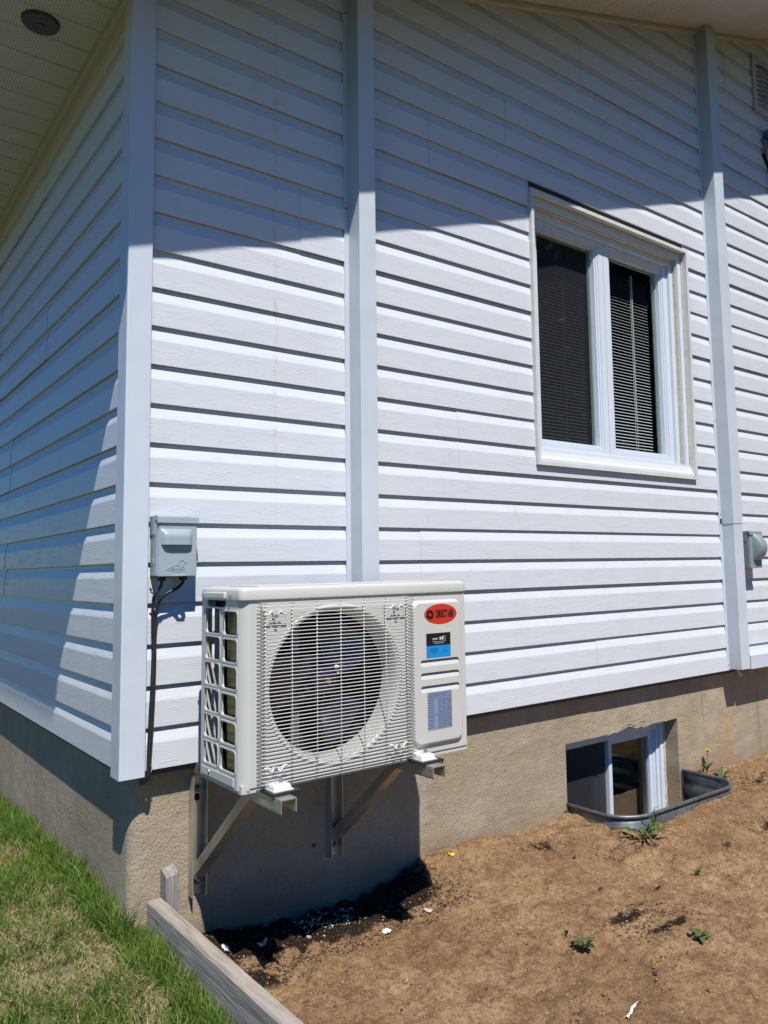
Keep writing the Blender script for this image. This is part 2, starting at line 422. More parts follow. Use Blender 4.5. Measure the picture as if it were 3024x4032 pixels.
for k in range(0, 32, 2):
    zb = k*S
    a = .052 if zb < sof(.052) else (zb-Z0)/SLOPE-.02
    if a > RIDGE: break
    b = HX if zb < sof(HX) else 2*RIDGE-a
    cuts = [a]+[s for s in seamsA.get(k, []) if a+.1 < s < b-.1]+[b]
    z0, z1 = k*S, (k+2)*S
    for i in range(len(cuts)-1):
        p = .0022*(i % 2); u0, u1 = cuts[i]-(.02 if i else 0), cuts[i+1]
        if z1 <= WZ0 or z0 >= WZ1 or u1 < WX0 or u0 > WX1: siding('A', u0, u1, k, p); continue
        if u0 < WX0: siding('A', u0, WX0+.01, k, p)
        if u1 > WX1: siding('A', WX1-.01, u1, k, p)
        # course partly above or below the window opening
        if z0 < WZ0 < z1 and WZ0-z0 > .02:
            n = 1 if WZ0-z0 <= S+.05 else 2
            me_prof = panel(MB(), 'A', WX0+.01, WX1-.01, k, n, p)
            me_prof.build('siding_panel', M['vinyl'], house)
        if z0 < WZ1 < z1: siding('A', WX0+.01, WX1-.01, k+1, p, 1)
seamsB = {0:[2.9],2:[3.3],4:[1.89],6:[2.6],8:[1.825],10:[3.0],12:[1.14],14:[2.165],16:[2.9],18:[1.245]}
for k in range(0, 20, 2):
    cuts = [.052]+seamsB.get(k, [])+[HY]
    for i in range(len(cuts)-1): siding('B', cuts[i]-(.02 if i else 0), cuts[i+1], k, .0022*(i % 2))
# sheathing walls behind the siding (with the window opening), back and far walls
mb = MB()
zt = Z0
gable = [(.03,-.02),(HX,-.02),(HX,sof(HX)+.1),(RIDGE,sof(RIDGE)+.1),(.03,sof(0)+.1)]
hole = [(WX0+.04,WZ0+.04),(WX1-.04,WZ0+.04),(WX1-.04,WZ1-.04),(WX0+.04,WZ1-.04)]
plate(mb, [gable, hole], lambda a,b: (a,.018,b), lambda a,b: (a,.10,b))
plate(mb, [gable], lambda a,b: (a,HY,b), lambda a,b: (a,HY+.02,b))
mb.box(.018,.06,.101,HY-.001,-.02,2.6); mb.box(HX,HX+.02,.0,HY,-.02,2.7)
mk('wall_sheathing', fix(mb.mesh()), M['room'], house)

# corner post: 75 mm outside corner with soft arrises
def vpost(name, poly, z0, z1, mat, parent, tilt=(0,0), smooth=False):
    V = [(x,y,z0) for x,y in poly]+[(x+tilt[0],y+tilt[1],z1) for x,y in poly]; n = len(poly)
    Fc = [(i,(i+1)%n,(i+1)%n+n,i+n) for i in range(n)]+[tuple(reversed(range(n))),tuple(range(n,2*n))]
    return mk(name, fix(pyd(V,Fc)), mat, parent, smooth)
c0 = -.017
poly = [(.060,.012),(.060,c0+.002),(.058,c0)]
for k in range(5):
    a = math.radians(-90-90*k/4); poly.append((c0+.005+.005*math.cos(a), c0+.005+.005*math.sin(a)))
poly += [(c0,.066),(c0+.002,.068),(.012,.068),(.012,.012)]
vpost('corner_post', poly, -.014, 2.60, M['post'], house, (-.0,-.0))

# foundation with the basement window opening and a rounded corner
BX0, BX1, BZ1, BZ0 = 2.004, 2.876, -.222, -.90
rnd = random.Random(3)
top = [(BX1-(BX1-BX0)*i/28, BZ1+(.004 if i < 9 else 0)+ (rnd.uniform(-.006,.006) if 2<i<20 else 0)+(.012 if i in (12,13,14) else 0)) for i in range(29)]
holeB = top+[(BX0,BZ0),(BX1,BZ0)]
mb = MB()
plate(mb, [[(.08,-1.2),(HX,-1.2),(HX,.02),(.08,.02)], holeB], lambda a,b: (a,YF,b), lambda a,b: (a,YF+.22,b))
arc = [(XF,HY),(XF,.10)]+[(XF+.04+.04*math.cos(math.radians(180+90*k/8)), YF+.04+.04*math.sin(math.radians(180+90*k/8))) for k in range(9)]
V = [(x,y,-1.2) for x,y in arc]+[(x,y,.02) for x,y in arc]; n = len(arc)
mb.add(V, [(i,i+1,i+1+n,i+n) for i in range(n-1)])
mk('foundation', fix(mb.mesh()), M['concrete'], house); YB0 = YF+.088
cq = MB(); rq = random.Random(8)
for i in range(16):
    z_ = BZ1-.012-.036*i; cq.tube([(BX1-.004+rq.uniform(-.003,.003),YB0-.002,z_),(BX1-.004+rq.uniform(-.003,.003),YB0-.002,z_-.036)], .006, 6)
cq.build('mortar_bead', M['caulk'], house)
# cracked render above the basement opening
mb = MB(); 
for i in range(9):
    x = 2.40+i*.022; z = BZ1+.012+.02*abs(math.sin(i*.6))
    mb.tube([(x,YF-.001,z),(x+.024,YF-.001,BZ1+.012+.02*abs(math.sin((i+1)*.6)))], .0022, 5)
mb.build('broken_render', M['concrete'], house)

# ------------------------------------------------------------------ soffits, fascias, roof
OB, OA = .50, .566; ZB = 2.525
def soffit_board(p0, ux, vx, w, L, nrm):
    """one V-grooved soffit board: p0 corner, ux along its length, vx across, nrm pointing down"""
    mb = MB(); pr = [(0,.006),(.006,0),(w-.006,0),(w,.006)]
    V = []
    for u in (0, L):
        for a,b in pr: V.append(Vector(p0)+Vector(ux)*u+Vector(vx)*a-Vector(nrm)*b)
    mb.add(V, [(i,i+4,i+5,i+1) for i in range(3)])
    return mb.build('soffit_panel', M['soffit'], house)
y = -OA+.01
while y < HY-.1:
    soffit_board((-OB,y,ZB), (1,0,0), (0,1,0), .143, OB+.06 if y > -.02 else OB-.222, (0,0,-1)); y += .1435
MB().box(-.226,-.222,-OA,.0,ZB+.001,2.66).build('soffit_return', M['soffit_trim'], house)
cs = 1/math.sqrt(1+SLOPE*SLOPE)
x = -.22
while x < 8.3:
    dx = .143*cs
    if x+dx <= RIDGE+.01: a, b = (x, sof(x)), (cs, SLOPE*cs)
    else: a, b = (max(x,RIDGE), sof(max(x,RIDGE))), (cs, -SLOPE*cs)
    wd = .1425
    if x < RIDGE < x+dx: a, b, wd, x = (x, sof(x)), (cs, SLOPE*cs), (RIDGE-x)/cs, RIDGE-dx
    soffit_board((a[0],-OA,a[1]), (0,1,0), (b[0],0,b[1]), wd, OA+.01, (SLOPE*cs*(1 if b[1]>0 else -1),0,-cs)); x += dx
# J trims against the walls
MB().box(-.026,.012,-.02,HY,ZB-.032,ZB-.001).box(-.012,.014,.0,HY,ZB-.075,ZB-.033).build('soffit_trim', M['soffit_trim'], house)
mb = MB()
for (x0,x1) in ((.0,RIDGE),(RIDGE,8.2)):
    V = [(x0,-.022,sof(x0)-.004),(x1,-.022,sof(x1)-.004),(x1,-.022,sof(x1)-.026),(x0,-.022,sof(x0)-.026)]
    V += [(a,.02,c) for a,_,c in V]; mb.add(V, [(0,1,2,3),(7,6,5,4),(0,4,5,1),(2,6,7,3),(1,5,6,2),(0,3,7,4)])
mk('soffit_trim', fix(mb.mesh()), M['soffit_trim'], house)
# eave fascia, rake fascia with the boxed return at the corner
MB().box(-OB-.02,-OB,-OA-.02,HY,ZB-.075,ZB+.16).build('fascia', M['alum'], house)
mb = MB(); rk = [(-OB,2.50),(-.225,2.445),(-.222,sof(-.222)-.03),(.0,sof(0)-.03),(RIDGE,sof(RIDGE)-.03),(8.4,sof(8.4)-.03),(8.4,sof(8.4)+.15),(RIDGE,sof(RIDGE)+.15),(-OB,2.70)]
plate(mb, [rk], lambda a,b: (a,-OA-.02,b), lambda a,b: (a,-OA,b)); mk('fascia', fix(mb.mesh()), M['alum'], house)
mb = MB()
for s in (0,1):
    xe = -OB-.04 if s == 0 else 8.45
    pts = [(xe, (sof(xe) if s else Z0+SLOPE*xe)+.15), (RIDGE, sof(RIDGE)+.15), (RIDGE, sof(RIDGE)+.18), (xe, (sof(xe) if s else Z0+SLOPE*xe)+.18)]
    plate(mb, [pts], lambda a,b: (a,-OA-.04,b), lambda a,b: (a,HY+.3,b))
mk('roof', fix(mb.mesh()), M['roofm'], house)

# soffit vent plug, screws
t = MB(); 
t.add([(-.208+.058*math.cos(a),.374+.058*math.sin(a),ZB-.012) for a in [2*math.pi*k/28 for k in range(28)]]+[(-.208+.062*math.cos(a),.374+.062*math.sin(a),ZB+.002) for a in [2*math.pi*k/28 for k in range(28)]], [tuple(range(28))]+[(k,(k+1)%28,(k+1)%28+28,k+28) for k in range(28)])
t.tube([(-.208,.374,ZB-.016),(-.208,.374,ZB-.011)], .010, 10)
o = mk('soffit_vent_cap', fix(t.mesh()), M['vent']); tag(o, 'round dark grey cap set in the perforated soffit at top left', 'vent cap')

# ------------------------------------------------------------------ main window
win = empty('window', (2.43,0,1.7)); win.parent = house; win.matrix_parent_inverse = Matrix.Translation((0,0,.5))
def wmk(name, mb, mat, par=win): return mk(name, fix(mb.mesh()), mat, par)
def ring(mb, x0,x1,z0,z1,w,ya,yb):
    """mitred picture frame between depths ya..yb"""
    o = [(x0,z0),(x1,z0),(x1,z1),(x0,z1)]; i = [(x0+w,z0+w),(x1-w,z0+w),(x1-w,z1-w),(x0+w,z1-w)]
    for k in range(4):
        q = [o[k],o[(k+1)%4],i[(k+1)%4],i[k]]
        V = [(a,ya,b) for a,b in q]+[(a,yb,b) for a,b in q]
        mb.add(V, [(0,1,2,3),(7,6,5,4),(0,4,5,1),(1,5,6,2),(2,6,7,3),(3,7,4,0)])
    return mb
wmk('outer_trim', ring(MB(), WX0,WX1,WZ0,WZ1,.018,-.020,.050), M['trimb'])
wmk('caulk_line', ring(MB(), WX0+.0185,WX1-.0185,WZ0+.0185,WZ1-.0185,.006,.008,.05), M['caulk'])
wmk('casing', ring(MB(), WX0+.025,WX1-.025,WZ0+.025,WZ1-.025,.030,.016,.07), M['frame'])
wmk('caulk_line', ring(MB(), WX0+.0555,WX1-.0555,WZ0+.0555,WZ1-.0555,.005,.026,.07), M['caulk'])
wmk('jamb', ring(MB(), WX0+.061,WX1-.061,WZ0+.061,WZ1-.061,.030,.048,.12), M['frame'])
# sloped sill
mb = MB(); V = [(WX0+.022,-.016,WZ0+.030),(WX1-.022,-.016,WZ0+.030),(WX1-.022,.046,WZ0+.080),(WX0+.022,.046,WZ0+.080),(WX0+.022,-.016,WZ0+.018),(WX1-.022,-.016,WZ0+.018)]
mb.add(V, [(0,1,2,3),(4,5,1,0)]); wmk('sill', mb, M['frame'])
SX0, SX1, SZ0, SZ1 = WX0+.088, WX1-.088, WZ0+.080, WZ1-.074
MIDX = 2.413
for (a,b,scr) in ((SX0-.02,MIDX-.0012,True),(MIDX+.0012,SX1,False)):
    mb = ring(MB(), a,b,SZ0,SZ1,.040,.066,.12); ring(mb, a+.0395,b-.0395,SZ0+.0395,SZ1-.0395,.012,.072,.12); ring(mb, a+.051,b-.051,SZ0+.051,SZ1-.051,.010,.079,.12)
    sash = wmk('sash', mb, M['frame'])
    wmk('glazing_spacer', ring(MB(), a+.0605,b-.0605,SZ0+.0605,SZ1-.0605,.008,.106,.122), M['seal'])
    g = MB().add([(a+.05,.104,SZ0+.05),(b-.05,.104,SZ0+.05),(b-.05,.104,SZ1-.05),(a+.05,.104,SZ1-.05)], [(0,1,2,3)])
    wmk('glass_pane', g, M['glassw'])
    if scr:
        g = MB().add([(a+.03,.126,SZ0+.03),(b-.03,.126,SZ0+.03),(b-.03,.126,SZ1-.03),(a+.03,.126,SZ1-.03)], [(0,1,2,3)])
        wmk('insect_screen', g, M['screen'])
# blind of thin tilted slats, each its own piece
sl = MB().add([(0,-.0085,-.0052),(1,-.0085,-.0052),(1,0,.0008),(0,0,.0008),(1,.0085,.0048),(0,.0085,.0048)], [(0,1,2,3),(3,2,4,5)]).mesh('slat')
sl.materials.append(M['slat'])
n = 58
for i in range(n):
    z = SZ0+.062+i*(SZ1-SZ0-.16)/n
    for (a,b) in ((SX0+.03,MIDX-.06),(MIDX+.058,SX1-.062)):
        o = bpy.data.objects.new('blind_slat', sl); COL.objects.link(o); o.location = (a,.165,z); o.scale = (b-a,1,1)
        o.parent = win; o.matrix_parent_inverse = Matrix.Translation(-parent_loc(win))
mb = MB()
for a in (SX0+.30, MIDX+.33, MIDX+.347): mb.box(a-.0008,a+.0008,.150,.1515,SZ0+.05,SZ1-.09)
mb.box(MIDX+.3405,MIDX+.3425,.150,.152,SZ0+.25,SZ1-.09)
wmk('blind_cord', mb, M['slat'])
MB().box(WX0-.3,WX1+.3,.20,2.2,WZ0-.3,WZ1+.3)
mb = MB(); x0,x1,y0,y1,z0,z1 = WX0-.3,WX1+.4,.101,2.4,WZ0-.5,WZ1+.25
mb.add([(x0,y0,z0),(x1,y0,z0),(x1,y1,z0),(x0,y1,z0),(x0,y0,z1),(x1,y0,z1),(x1,y1,z1),(x0,y1,z1)], [(0,1,2,3),(7,6,5,4),(2,6,7,3),(1,5,6,2),(0,3,7,4)])
mk('room_interior', mb.mesh(), M['room'], house)

# ------------------------------------------------------------------ basement window
bw = empty('basement_window', (2.44,.16,-.55)); bw.parent = house; bw.matrix_parent_inverse = Matrix.Translation((0,0,.5))
bz0, bz1 = -.86, BZ1-.0
YB = YF+.088
mb = ring(MB(), BX0-.01,BX1+.004,bz0,bz1+.01,.042,YB,YB+.10); ring(mb, BX0+.032,BX1-.038,bz0+.042,bz1-.032,.020,YB+.012,YB+.10); ring(mb, BX0+.052,BX1-.058,bz0+.062,bz1-.052,.012,YB+.024,YB+.10)
mk('window_frame', fix(mb.mesh()), M['frame'], bw)
xm = 2.452
mk('sliding_sash', fix(ring(MB(), xm-.006,BX1-.070,bz0+.07,bz1-.064,.026,YB+.030,YB+.055).mesh()), M['frame'], bw)
mk('sliding_sash', fix(ring(MB(), BX0+.064,xm-.06,bz0+.07,bz1-.064,.03,YB+.060,YB+.085).mesh()), M['frame'], bw)
mk('centre_mullion', MB().box(xm-.055,xm-.008,YB+.055,YB+.10,bz0+.06,bz1-.06,.002).mesh(), M['frame'], bw)
mk('glass_pane', MB().add([(xm+.01,YB+.045,bz0+.08),(BX1-.08,YB+.045,bz0+.08),(BX1-.08,YB+.045,bz1-.08),(xm+.01,YB+.045,bz1-.08)], [(0,1,2,3)]).mesh(), M['glassb'], bw)
mk('insect_screen', MB().add([(BX0+.04,YB+.05,bz0+.06),(xm-.01,YB+.05,bz0+.06),(xm-.01,YB+.05,bz1-.045),(BX0+.04,YB+.05,bz1-.045)], [(0,1,2,3)]).mesh(), M['screenb'], bw)
mb = MB(); x0,x1,y0,y1,z0,z1 = 1.5,5.0,.281,3.2,-1.6,-.05
mb.add([(x0,y0,z0),(x1,y0,z0),(x1,y1,z0),(x0,y1,z0),(x0,y0,z1),(x1,y0,z1),(x1,y1,z1),(x0,y1,z1)], [(0,1,2,3),(7,6,5,4),(2,6,7,3),(1,5,6,2),(0,3,7,4)])
mk('basement_interior', mb.mesh(), M['room'], house)
mb = MB().box(2.2,3.2,.285,.50,-.92,-.86); mk('basement_sill_shelf', mb.mesh(), M['paper'], house)
o = tag(MB().box(2.62,2.86,.30,.44,-.86,-.62,.004).build('cardboard_box', M['card']), 'brown cardboard box standing inside the basement window', 'box')
o = tag(MB().box(2.70,2.98,.45,.49,-.859,-.50,.003).build('cardboard_sheet', M['paper']), 'tan cardboard sheet leaning behind the box in the basement window', 'cardboard')
for i in range(5):
    MB().box(2.6,3.9,.62+.12*i,.72+.12*i,-.84+.09*i,-.825+.09*i).build('basement_shelf', M['slat'], house)

# ------------------------------------------------------------------ window well
def well_path(off=0, n=6, y0=YF+.0):
    r = .13; xa, xb, yb = 2.008-off, 2.897+off, -.285-off
    P = [(xa,y0)]
    for k in range(n+1):
        a = math.radians(180+90*k/n); P.append((xa+r+r*math.cos(a)+.03*k/n, yb+r+r*math.sin(a)))
    for k in range(n+1):
        a = math.radians(270+90*k/n); P.append((xb-r*1.1+r*1.1*math.cos(a), yb+r*1.1+r*1.1*math.sin(a)))
    P.append((xb,y0)); return P
ZR = -.495
wellroot = tag(empty('window_well', (2.45,-.1,ZR)), 'galvanised steel window well curving out from the basement window into the soil', 'window well')
wp = well_path()
mb = MB(); V = []; zs = [ZR-.004, ZR-.03]
z = ZR-.03
levels = [(ZR,0)]+[(ZR-.03-.01*i, .008*math.sin(2*math.pi*i/8)) for i in range(44)]
rows = []
for z, off in levels:
    rows.append([(x,y,z) for x,y in well_path(off*1.0+.0)])
nn = len(rows[0]); V = [p for r in rows for p in r]
mb.add(V, [(i*nn+j,i*nn+j+1,(i+1)*nn+j+1,(i+1)*nn+j) for i in range(len(rows)-1) for j in range(nn-1)])
ws = mk('corrugated_wall', mb.mesh(), M['galv'], wellroot, True)
mod = ws.modifiers.new('t', 'SOLIDIFY'); mod.thickness = .003; mod.offset = 0
MB().tube([(x,y,ZR+.003) for x,y in well_path(.003)], .0085, 8).build('rolled_rim', M['galv'], wellroot, True)
MB().box(1.98,2.03,YF-.006,YF+.0,ZR-.5,ZR-.02,.001).build('mounting_flange', M['galv'], wellroot)
MB().box(2.885,2.93,YF-.006,YF+.0,ZR-.5,ZR-.0,.001).build('mounting_flange', M['galv'], wellroot)

# ------------------------------------------------------------------ ground heights
def vnoise(x, y, sc, seed):
    rs = np.random.RandomState(seed); G = rs.rand(256,256)
    X = x*sc+100; Y = y*sc+100; xi = np.floor(X).astype(int); yi = np.floor(Y).astype(int); fx = X-xi; fy = Y-yi
    fx = fx*fx*(3-2*fx); fy = fy*fy*(3-2*fy)
    g = lambda a,b: G[a % 256, b % 256]
    return (g(xi,yi)*(1-fx)*(1-fy)+g(xi+1,yi)*fx*(1-fy)+g(xi,yi+1)*(1-fx)*fy+g(xi+1,yi+1)*fx*fy)-.5
def smooth(a, lo, hi):
    t = np.clip((a-lo)/(hi-lo), 0, 1); return t*t*(3-2*t)
gx = np.array([.0,.2,.35,.53,.84,1.0,1.19,1.45,1.66,1.9,2.0,2.5,2.88,2.95,3.19,3.7,5.0,9.0])
gz = np.array([-.55,-.55,-.56,-.595,-.615,-.59,-.552,-.535,-.555,-.54,-.535,-.545,-.545,-.535,-.555,-.54,-.54,-.54])
def dirt_h(x, y, fine=True):
    wall = np.interp(x, gx, gz)
    base = -.585-.018*np.clip(-y-.3,0,9)+.0*x
    base = base+.03*smooth(x, 2.0, 4.0)
    w = smooth(y, -.42, .02)
    h = base*(1-w)+wall*w
    # berm to the right of the air conditioner's hollow, and round the well
    h = h+.018*np.exp(-((x-1.45)**2/.06+(y+.16)**2/.02))
    d = np.maximum(np.maximum(1.99-x, x-2.91), -.30-y); h = h+.050*np.exp(-(np.maximum(d,0)/.13)**2)*smooth(x,1.8,2.3)*(1-w*.5)+.035*np.exp(-((x-3.25)**2/.06+(y+.05)**2/.05))
    h = h+.07*vnoise(x,y,1.6,1)*.5+.022*vnoise(x,y,4.5,2)+.016*vnoise(x,y,11,3)
    if fine: h = h+.019*vnoise(x,y,26,4)+.010*vnoise(x,y,60,5)*(.6+1.4*np.clip(vnoise(x,y,5,7)+.4,0,1))+.005*vnoise(x,y,130,6)
    rough = smooth(y,-.38,-.05)*(1-smooth(x,1.0,1.5)); 
    if fine: h = h+rough*(.022*vnoise(x,y,30,8)+.012*vnoise(x,y,70,9))
    return h
BOARDX0, BOARDX1, BOARDZ = .082, .121, -.390
bcut = lambda y: .10
def grid(xs, ys, hf, mask=None):
    X, Y = np.meshgrid(xs, ys, indexing='ij'); Z = hf(X,Y); V = np.stack([X,Y,Z],-1).reshape(-1,3)
    nx, ny = len(xs), len(ys); I = np.arange(nx*ny).reshape(nx,ny)
    a,b,c,d = I[:-1,:-1],I[1:,:-1],I[1:,1:],I[:-1,1:]
    q = np.stack([a,b,c,d],-1).reshape(-1,4)
    if mask is not None:
        cx = (X[:-1,:-1]+X[1:,1:])/2; cy = (Y[:-1,:-1]+Y[1:,1:])/2; q = q[mask(cx,cy).reshape(-1)]
    me = bpy.data.meshes.new('g'); me.vertices.add(len(V)); me.vertices.foreach_set('co', V.astype(np.float32).ravel())
    me.loops.add(len(q)*4); me.loops.foreach_set('vertex_index', q.astype(np.int32).ravel())
    me.polygons.add(len(q)); me.polygons.foreach_set('loop_start', np.arange(0,len(q)*4,4,dtype=np.int32)); me.polygons.foreach_set('loop_total', np.full(len(q),4,dtype=np.int32))
    me.update(); me.validate(); me.polygons.foreach_set('use_smooth', [True]*len(q)); return me, V
xs = np.concatenate([np.arange(.10,3.2,.009), np.arange(3.2,4.6,.016), np.arange(4.6,9,.1)])
ys = np.concatenate([np.arange(-4,-1.9,.06), np.arange(-1.9,-1.0,.013), np.arange(-1.0,.10,.008)])
wellmask = lambda x,y: ~((x > 2.008)&(x < 2.897)&(y > -.285+np.maximum(0,.10-np.minimum(x-2.008,2.897-x))*.9))
me, V = grid(xs, ys, dirt_h, wellmask)
pe = np.zeros(len(V)); X, Y = V[:,0], V[:,1]
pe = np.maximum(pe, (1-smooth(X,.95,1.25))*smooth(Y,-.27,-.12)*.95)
for (cx,cy,rx,ry,a) in ((1.43,-.73,.16,.05,.75),(1.50,-.84,.14,.035,.8),(1.75,-.60,.12,.04,.55),(2.72,-.55,.14,.05,.8),(1.64,-.12,.16,.07,.6),(1.95,-.10,.10,.05,.5),(3.2,-.2,.3,.06,.55),(.30,-.30,.10,.08,.75),(.85,-1.02,.14,.04,.5),(2.1,-.37,.3,.04,.45),(1.1,-1.15,.3,.05,.35),(2.2,-1.0,.5,.2,.33)):
    pe = np.maximum(pe, a*np.exp(-((X-cx)/rx)**2-((Y-cy)/ry)**2))
at = me.attributes.new('peat', 'FLOAT', 'POINT'); at.data.foreach_set('value', pe.astype(np.float32))
tag(mk('bare_soil', me, M['dirt']), kind='structure')
MB().box(1.9,3.0,-.32,.06,-1.05,-.93).build('well_floor', M['stone']).__setitem__('kind','structure')

gby = np.array([-4,-1.2,-.5,-.05,.1,.45,1.0,2.0,6.0]); gbz = np.array([-.66,-.55,-.515,-.495,-.485,-.470,-.475,-.525,-.60])
def lawn_h(x, y):
    return np.interp(y, gby, gbz)-.05*np.clip(-x-.1,0,9)+.03*vnoise(x,y,2.2,11)+.012*vnoise(x,y,8,12)
lx = np.concatenate([np.arange(-6,-1.2,.3), np.arange(-1.2,.10,.02)]); ly = np.concatenate([np.arange(-4,-1.3,.15), np.arange(-1.3,3.2,.025), np.arange(3.2,7,.3)])
me, V = grid(lx, ly, lawn_h, lambda x,y: ~((x > .06)&(y > .08)))
tag(mk('lawn_ground', me, M['soilg']), kind='structure')
g = MB().add([(-120,-120,-.86),(120,-120,-.86),(120,120,-.86),(-120,120,-.86)], [(0,1,2,3)]).build('ground', M['ground']); tag(g, kind='structure')

# ------------------------------------------------------------------ grass blades
def blades(P, h, lean, wid, tone, seed=0):
    rs = np.random.RandomState(seed); n = len(P); az = rs.rand(n)*2*np.pi; ld = rs.rand(n)*2*np.pi
    side = np.stack([np.cos(az),np.sin(az),np.zeros(n)],-1); ldir = np.stack([np.cos(ld),np.sin(ld),np.zeros(n)],-1)
    up = np.array([0,0,1.0]); V = np.zeros((n,7,3)); hs = h[:,None]; w = wid[:,None]; L = lean[:,None]
    f = [0,.38,.74,1.0]
    cent = [P+ldir*hs*L*(q**1.9)+up*hs*q*(1-.28*L*q) for q in f]
    V[:,0] = cent[0]-side*w; V[:,1] = cent[0]+side*w; V[:,2] = cent[1]-side*w*.9; V[:,3] = cent[1]+side*w*.9; V[:,4] = cent[2]-side*w*.55; V[:,5] = cent[2]+side*w*.55; V[:,6] = cent[3]
    base = np.arange(n)[:,None]*7
    tr = np.array([[0,1,3],[0,3,2],[2,3,5],[2,5,4],[4,5,6]]); T = (base[:,None,:]+tr[None]).reshape(-1,3)
    return V.reshape(-1,3), T, np.repeat(tone,7)
def tri_mesh(V, T, tone):
    me = bpy.data.meshes.new('blades'); me.vertices.add(len(V)); me.vertices.foreach_set('co', V.astype(np.float32).ravel())
    me.loops.add(len(T)*3); me.loops.foreach_set('vertex_index', T.astype(np.int32).ravel())
    me.polygons.add(len(T)); me.polygons.foreach_set('loop_start', np.arange(0,len(T)*3,3,dtype=np.int32)); me.polygons.foreach_set('loop_total', np.full(len(T),3,dtype=np.int32))
    me.update(); at = me.attributes.new('tone','FLOAT','POINT'); at.data.foreach_set('value', tone.astype(np.float32)); return me
rs = np.random.RandomState(5)
def lawn_pts(n, x0,x1,y0,y1):
    x = x0+rs.rand(n)*(x1-x0); y = y0+rs.rand(n)*(y1-y0); return x, y
x, y = lawn_pts(190000, -1.15, .078, -1.5, 3.0)
k = ~((x > .035)&(y > .05)); x, y = x[k], y[k]
cl = vnoise(x,y,14,21)+.6*vnoise(x,y,40,22); k = cl > -.28-.1*rs.rand(len(x)); x, y = x[k], y[k]
z = lawn_h(x,y)
edge = np.clip(1-np.minimum(np.where(y > .05, .05-x, 9), np.where(y < .1, .075-x, 9))/.13, 0, 1)
patch = vnoise(x,y,3.2,31)+.6*vnoise(x,y,9,32)+.25*vnoise(x,y,30,33)
dry = 1/(1+np.exp(-(patch*8-1.0-edge*5+2.6*np.exp(-((x+.16)**2/.03+(y+.05)**2/.10))-2.0*smooth(-y,.45,.8)*smooth(x,-.25,-.05))))
isdry = rs.rand(len(x)) < np.clip(dry*.80+.10-edge*.06, .04, .9)
tone = np.where(isdry, .68+.32*rs.rand(len(x)), .05+.5*rs.rand(len(x))*(.5+patch+.4).clip(.3,1.3)).clip(0,1)
h = (.026+.042*rs.rand(len(x)))*(1+vnoise(x,y,5,41)*1.1)+edge*edge*.034*rs.rand(len(x))*(1+1.6*vnoise(x,y,11,43)); h = np.where(isdry, h*.72, h)
lean = np.where(isdry, .7+.9*rs.rand(len(x)), .15+.65*rs.rand(len(x)))
wid = .0010+.0011*rs.rand(len(x))
V1 = blades(np.stack([x,y,z],-1), h, lean, wid, tone, 1)
# taller tufts along the foundation and the board
tu = []
for i in range(150):
    yy = rs.rand()*2.9+.02; tu.append((.030+rs.rand()*-.05, yy, 1))
for i in range(110): tu.append((.072-rs.rand()*.05, .0-rs.rand()*1.1, .75))
for i in range(160): tu.append((-.7+rs.rand()*.72, -1.2+rs.rand()*2.6, .55))
tu += [(.02,.10,1.7),(.00,.16,1.4),(-.02,.28,1.5),(.01,.40,1.6),(.03,.04,1.5),(-.01,.5,1.3),(.02,.9,1.4),(.01,.75,1.4)]
X = []; HH = []
for (tx,ty,sc) in tu:
    m_ = rs.randint(10,34); a = rs.randn(m_,2)*.013
    xx = np.minimum(tx+a[:,0], .034 if ty > .03 else .078); X.append(np.stack([xx, ty+a[:,1], lawn_h(xx, ty+a[:,1])],-1)); HH.append((.055+.075*rs.rand(m_))*sc*(.7+.3*rs.rand()))
X = np.concatenate(X); HH = np.concatenate(HH)
V2 = blades(X, HH, .1+.75*rs.rand(len(X)), .0013+.0010*rs.rand(len(X)), .05+.42*rs.rand(len(X)), 2)
V = np.concatenate([V1[0],V2[0]]); T = np.concatenate([V1[1], V2[1]+len(V1[0])]); tn = np.concatenate([V1[2],V2[2]])
tag(mk('lawn_grass', tri_mesh(V,T,tn), M['grass']), 'patchy green and straw coloured lawn grass running up to the foundation', 'grass', kind='stuff')

# ------------------------------------------------------------------ board and stake
bd = MB(); n = 26; V = []
rr = random.Random(4)
for i in range(n+1):
    yy = .012-i*(1.9/n); j = lambda s=.0012: rr.uniform(-s,s)
    x0, x1 = BOARDX0, BOARDX1+.006*(1-i/n)
    V += [(x0+j(),yy,BOARDZ-.16),(x0+j(),yy,BOARDZ-.005),(x0+.005,yy,BOARDZ+j()),(x1-.005,yy,BOARDZ+j()),(x1+j(),yy,BOARDZ-.005),(x1,yy,BOARDZ-.16)]
bd.add(V, [(i*6+k,(i+1)*6+k,(i+1)*6+(k+1)%6,i*6+(k+1)%6) for i in range(n) for k in range(6)]+[(0,1,2,3,4,5),tuple(n*6+k for k in (5,4,3,2,1,0))])
tag(mk('edging_board', fix(bd.mesh()), M['wood']), 'weathered grey wooden board on edge between the lawn and the bare soil', 'board')
sk = MB().box(.138,.180,.002,.052,-.62,-.318,.003,2)
for i, v in enumerate(sk.v):
    x_,y_,z_ = v
    if z_ > -.33: sk.v[i] = (x_-.004,y_,z_+.016*(y_-.03)/.05+.006*math.sin(x_*300))
tag(mk('wooden_stake', fix(sk.mesh()), M['stake']), 'grey weathered stake standing behind the board end against the foundation', 'stake')
mb = MB(); mb.add(circ(0,0,1,14) and [(.101+.016*math.cos(a),-.125+.020*math.sin(a),BOARDZ+.0015) for a in [2*math.pi*k/14 for k in range(14)]]+[(.101,-.125,BOARDZ+.005)], [(k,(k+1)%14,14) for k in range(14)])

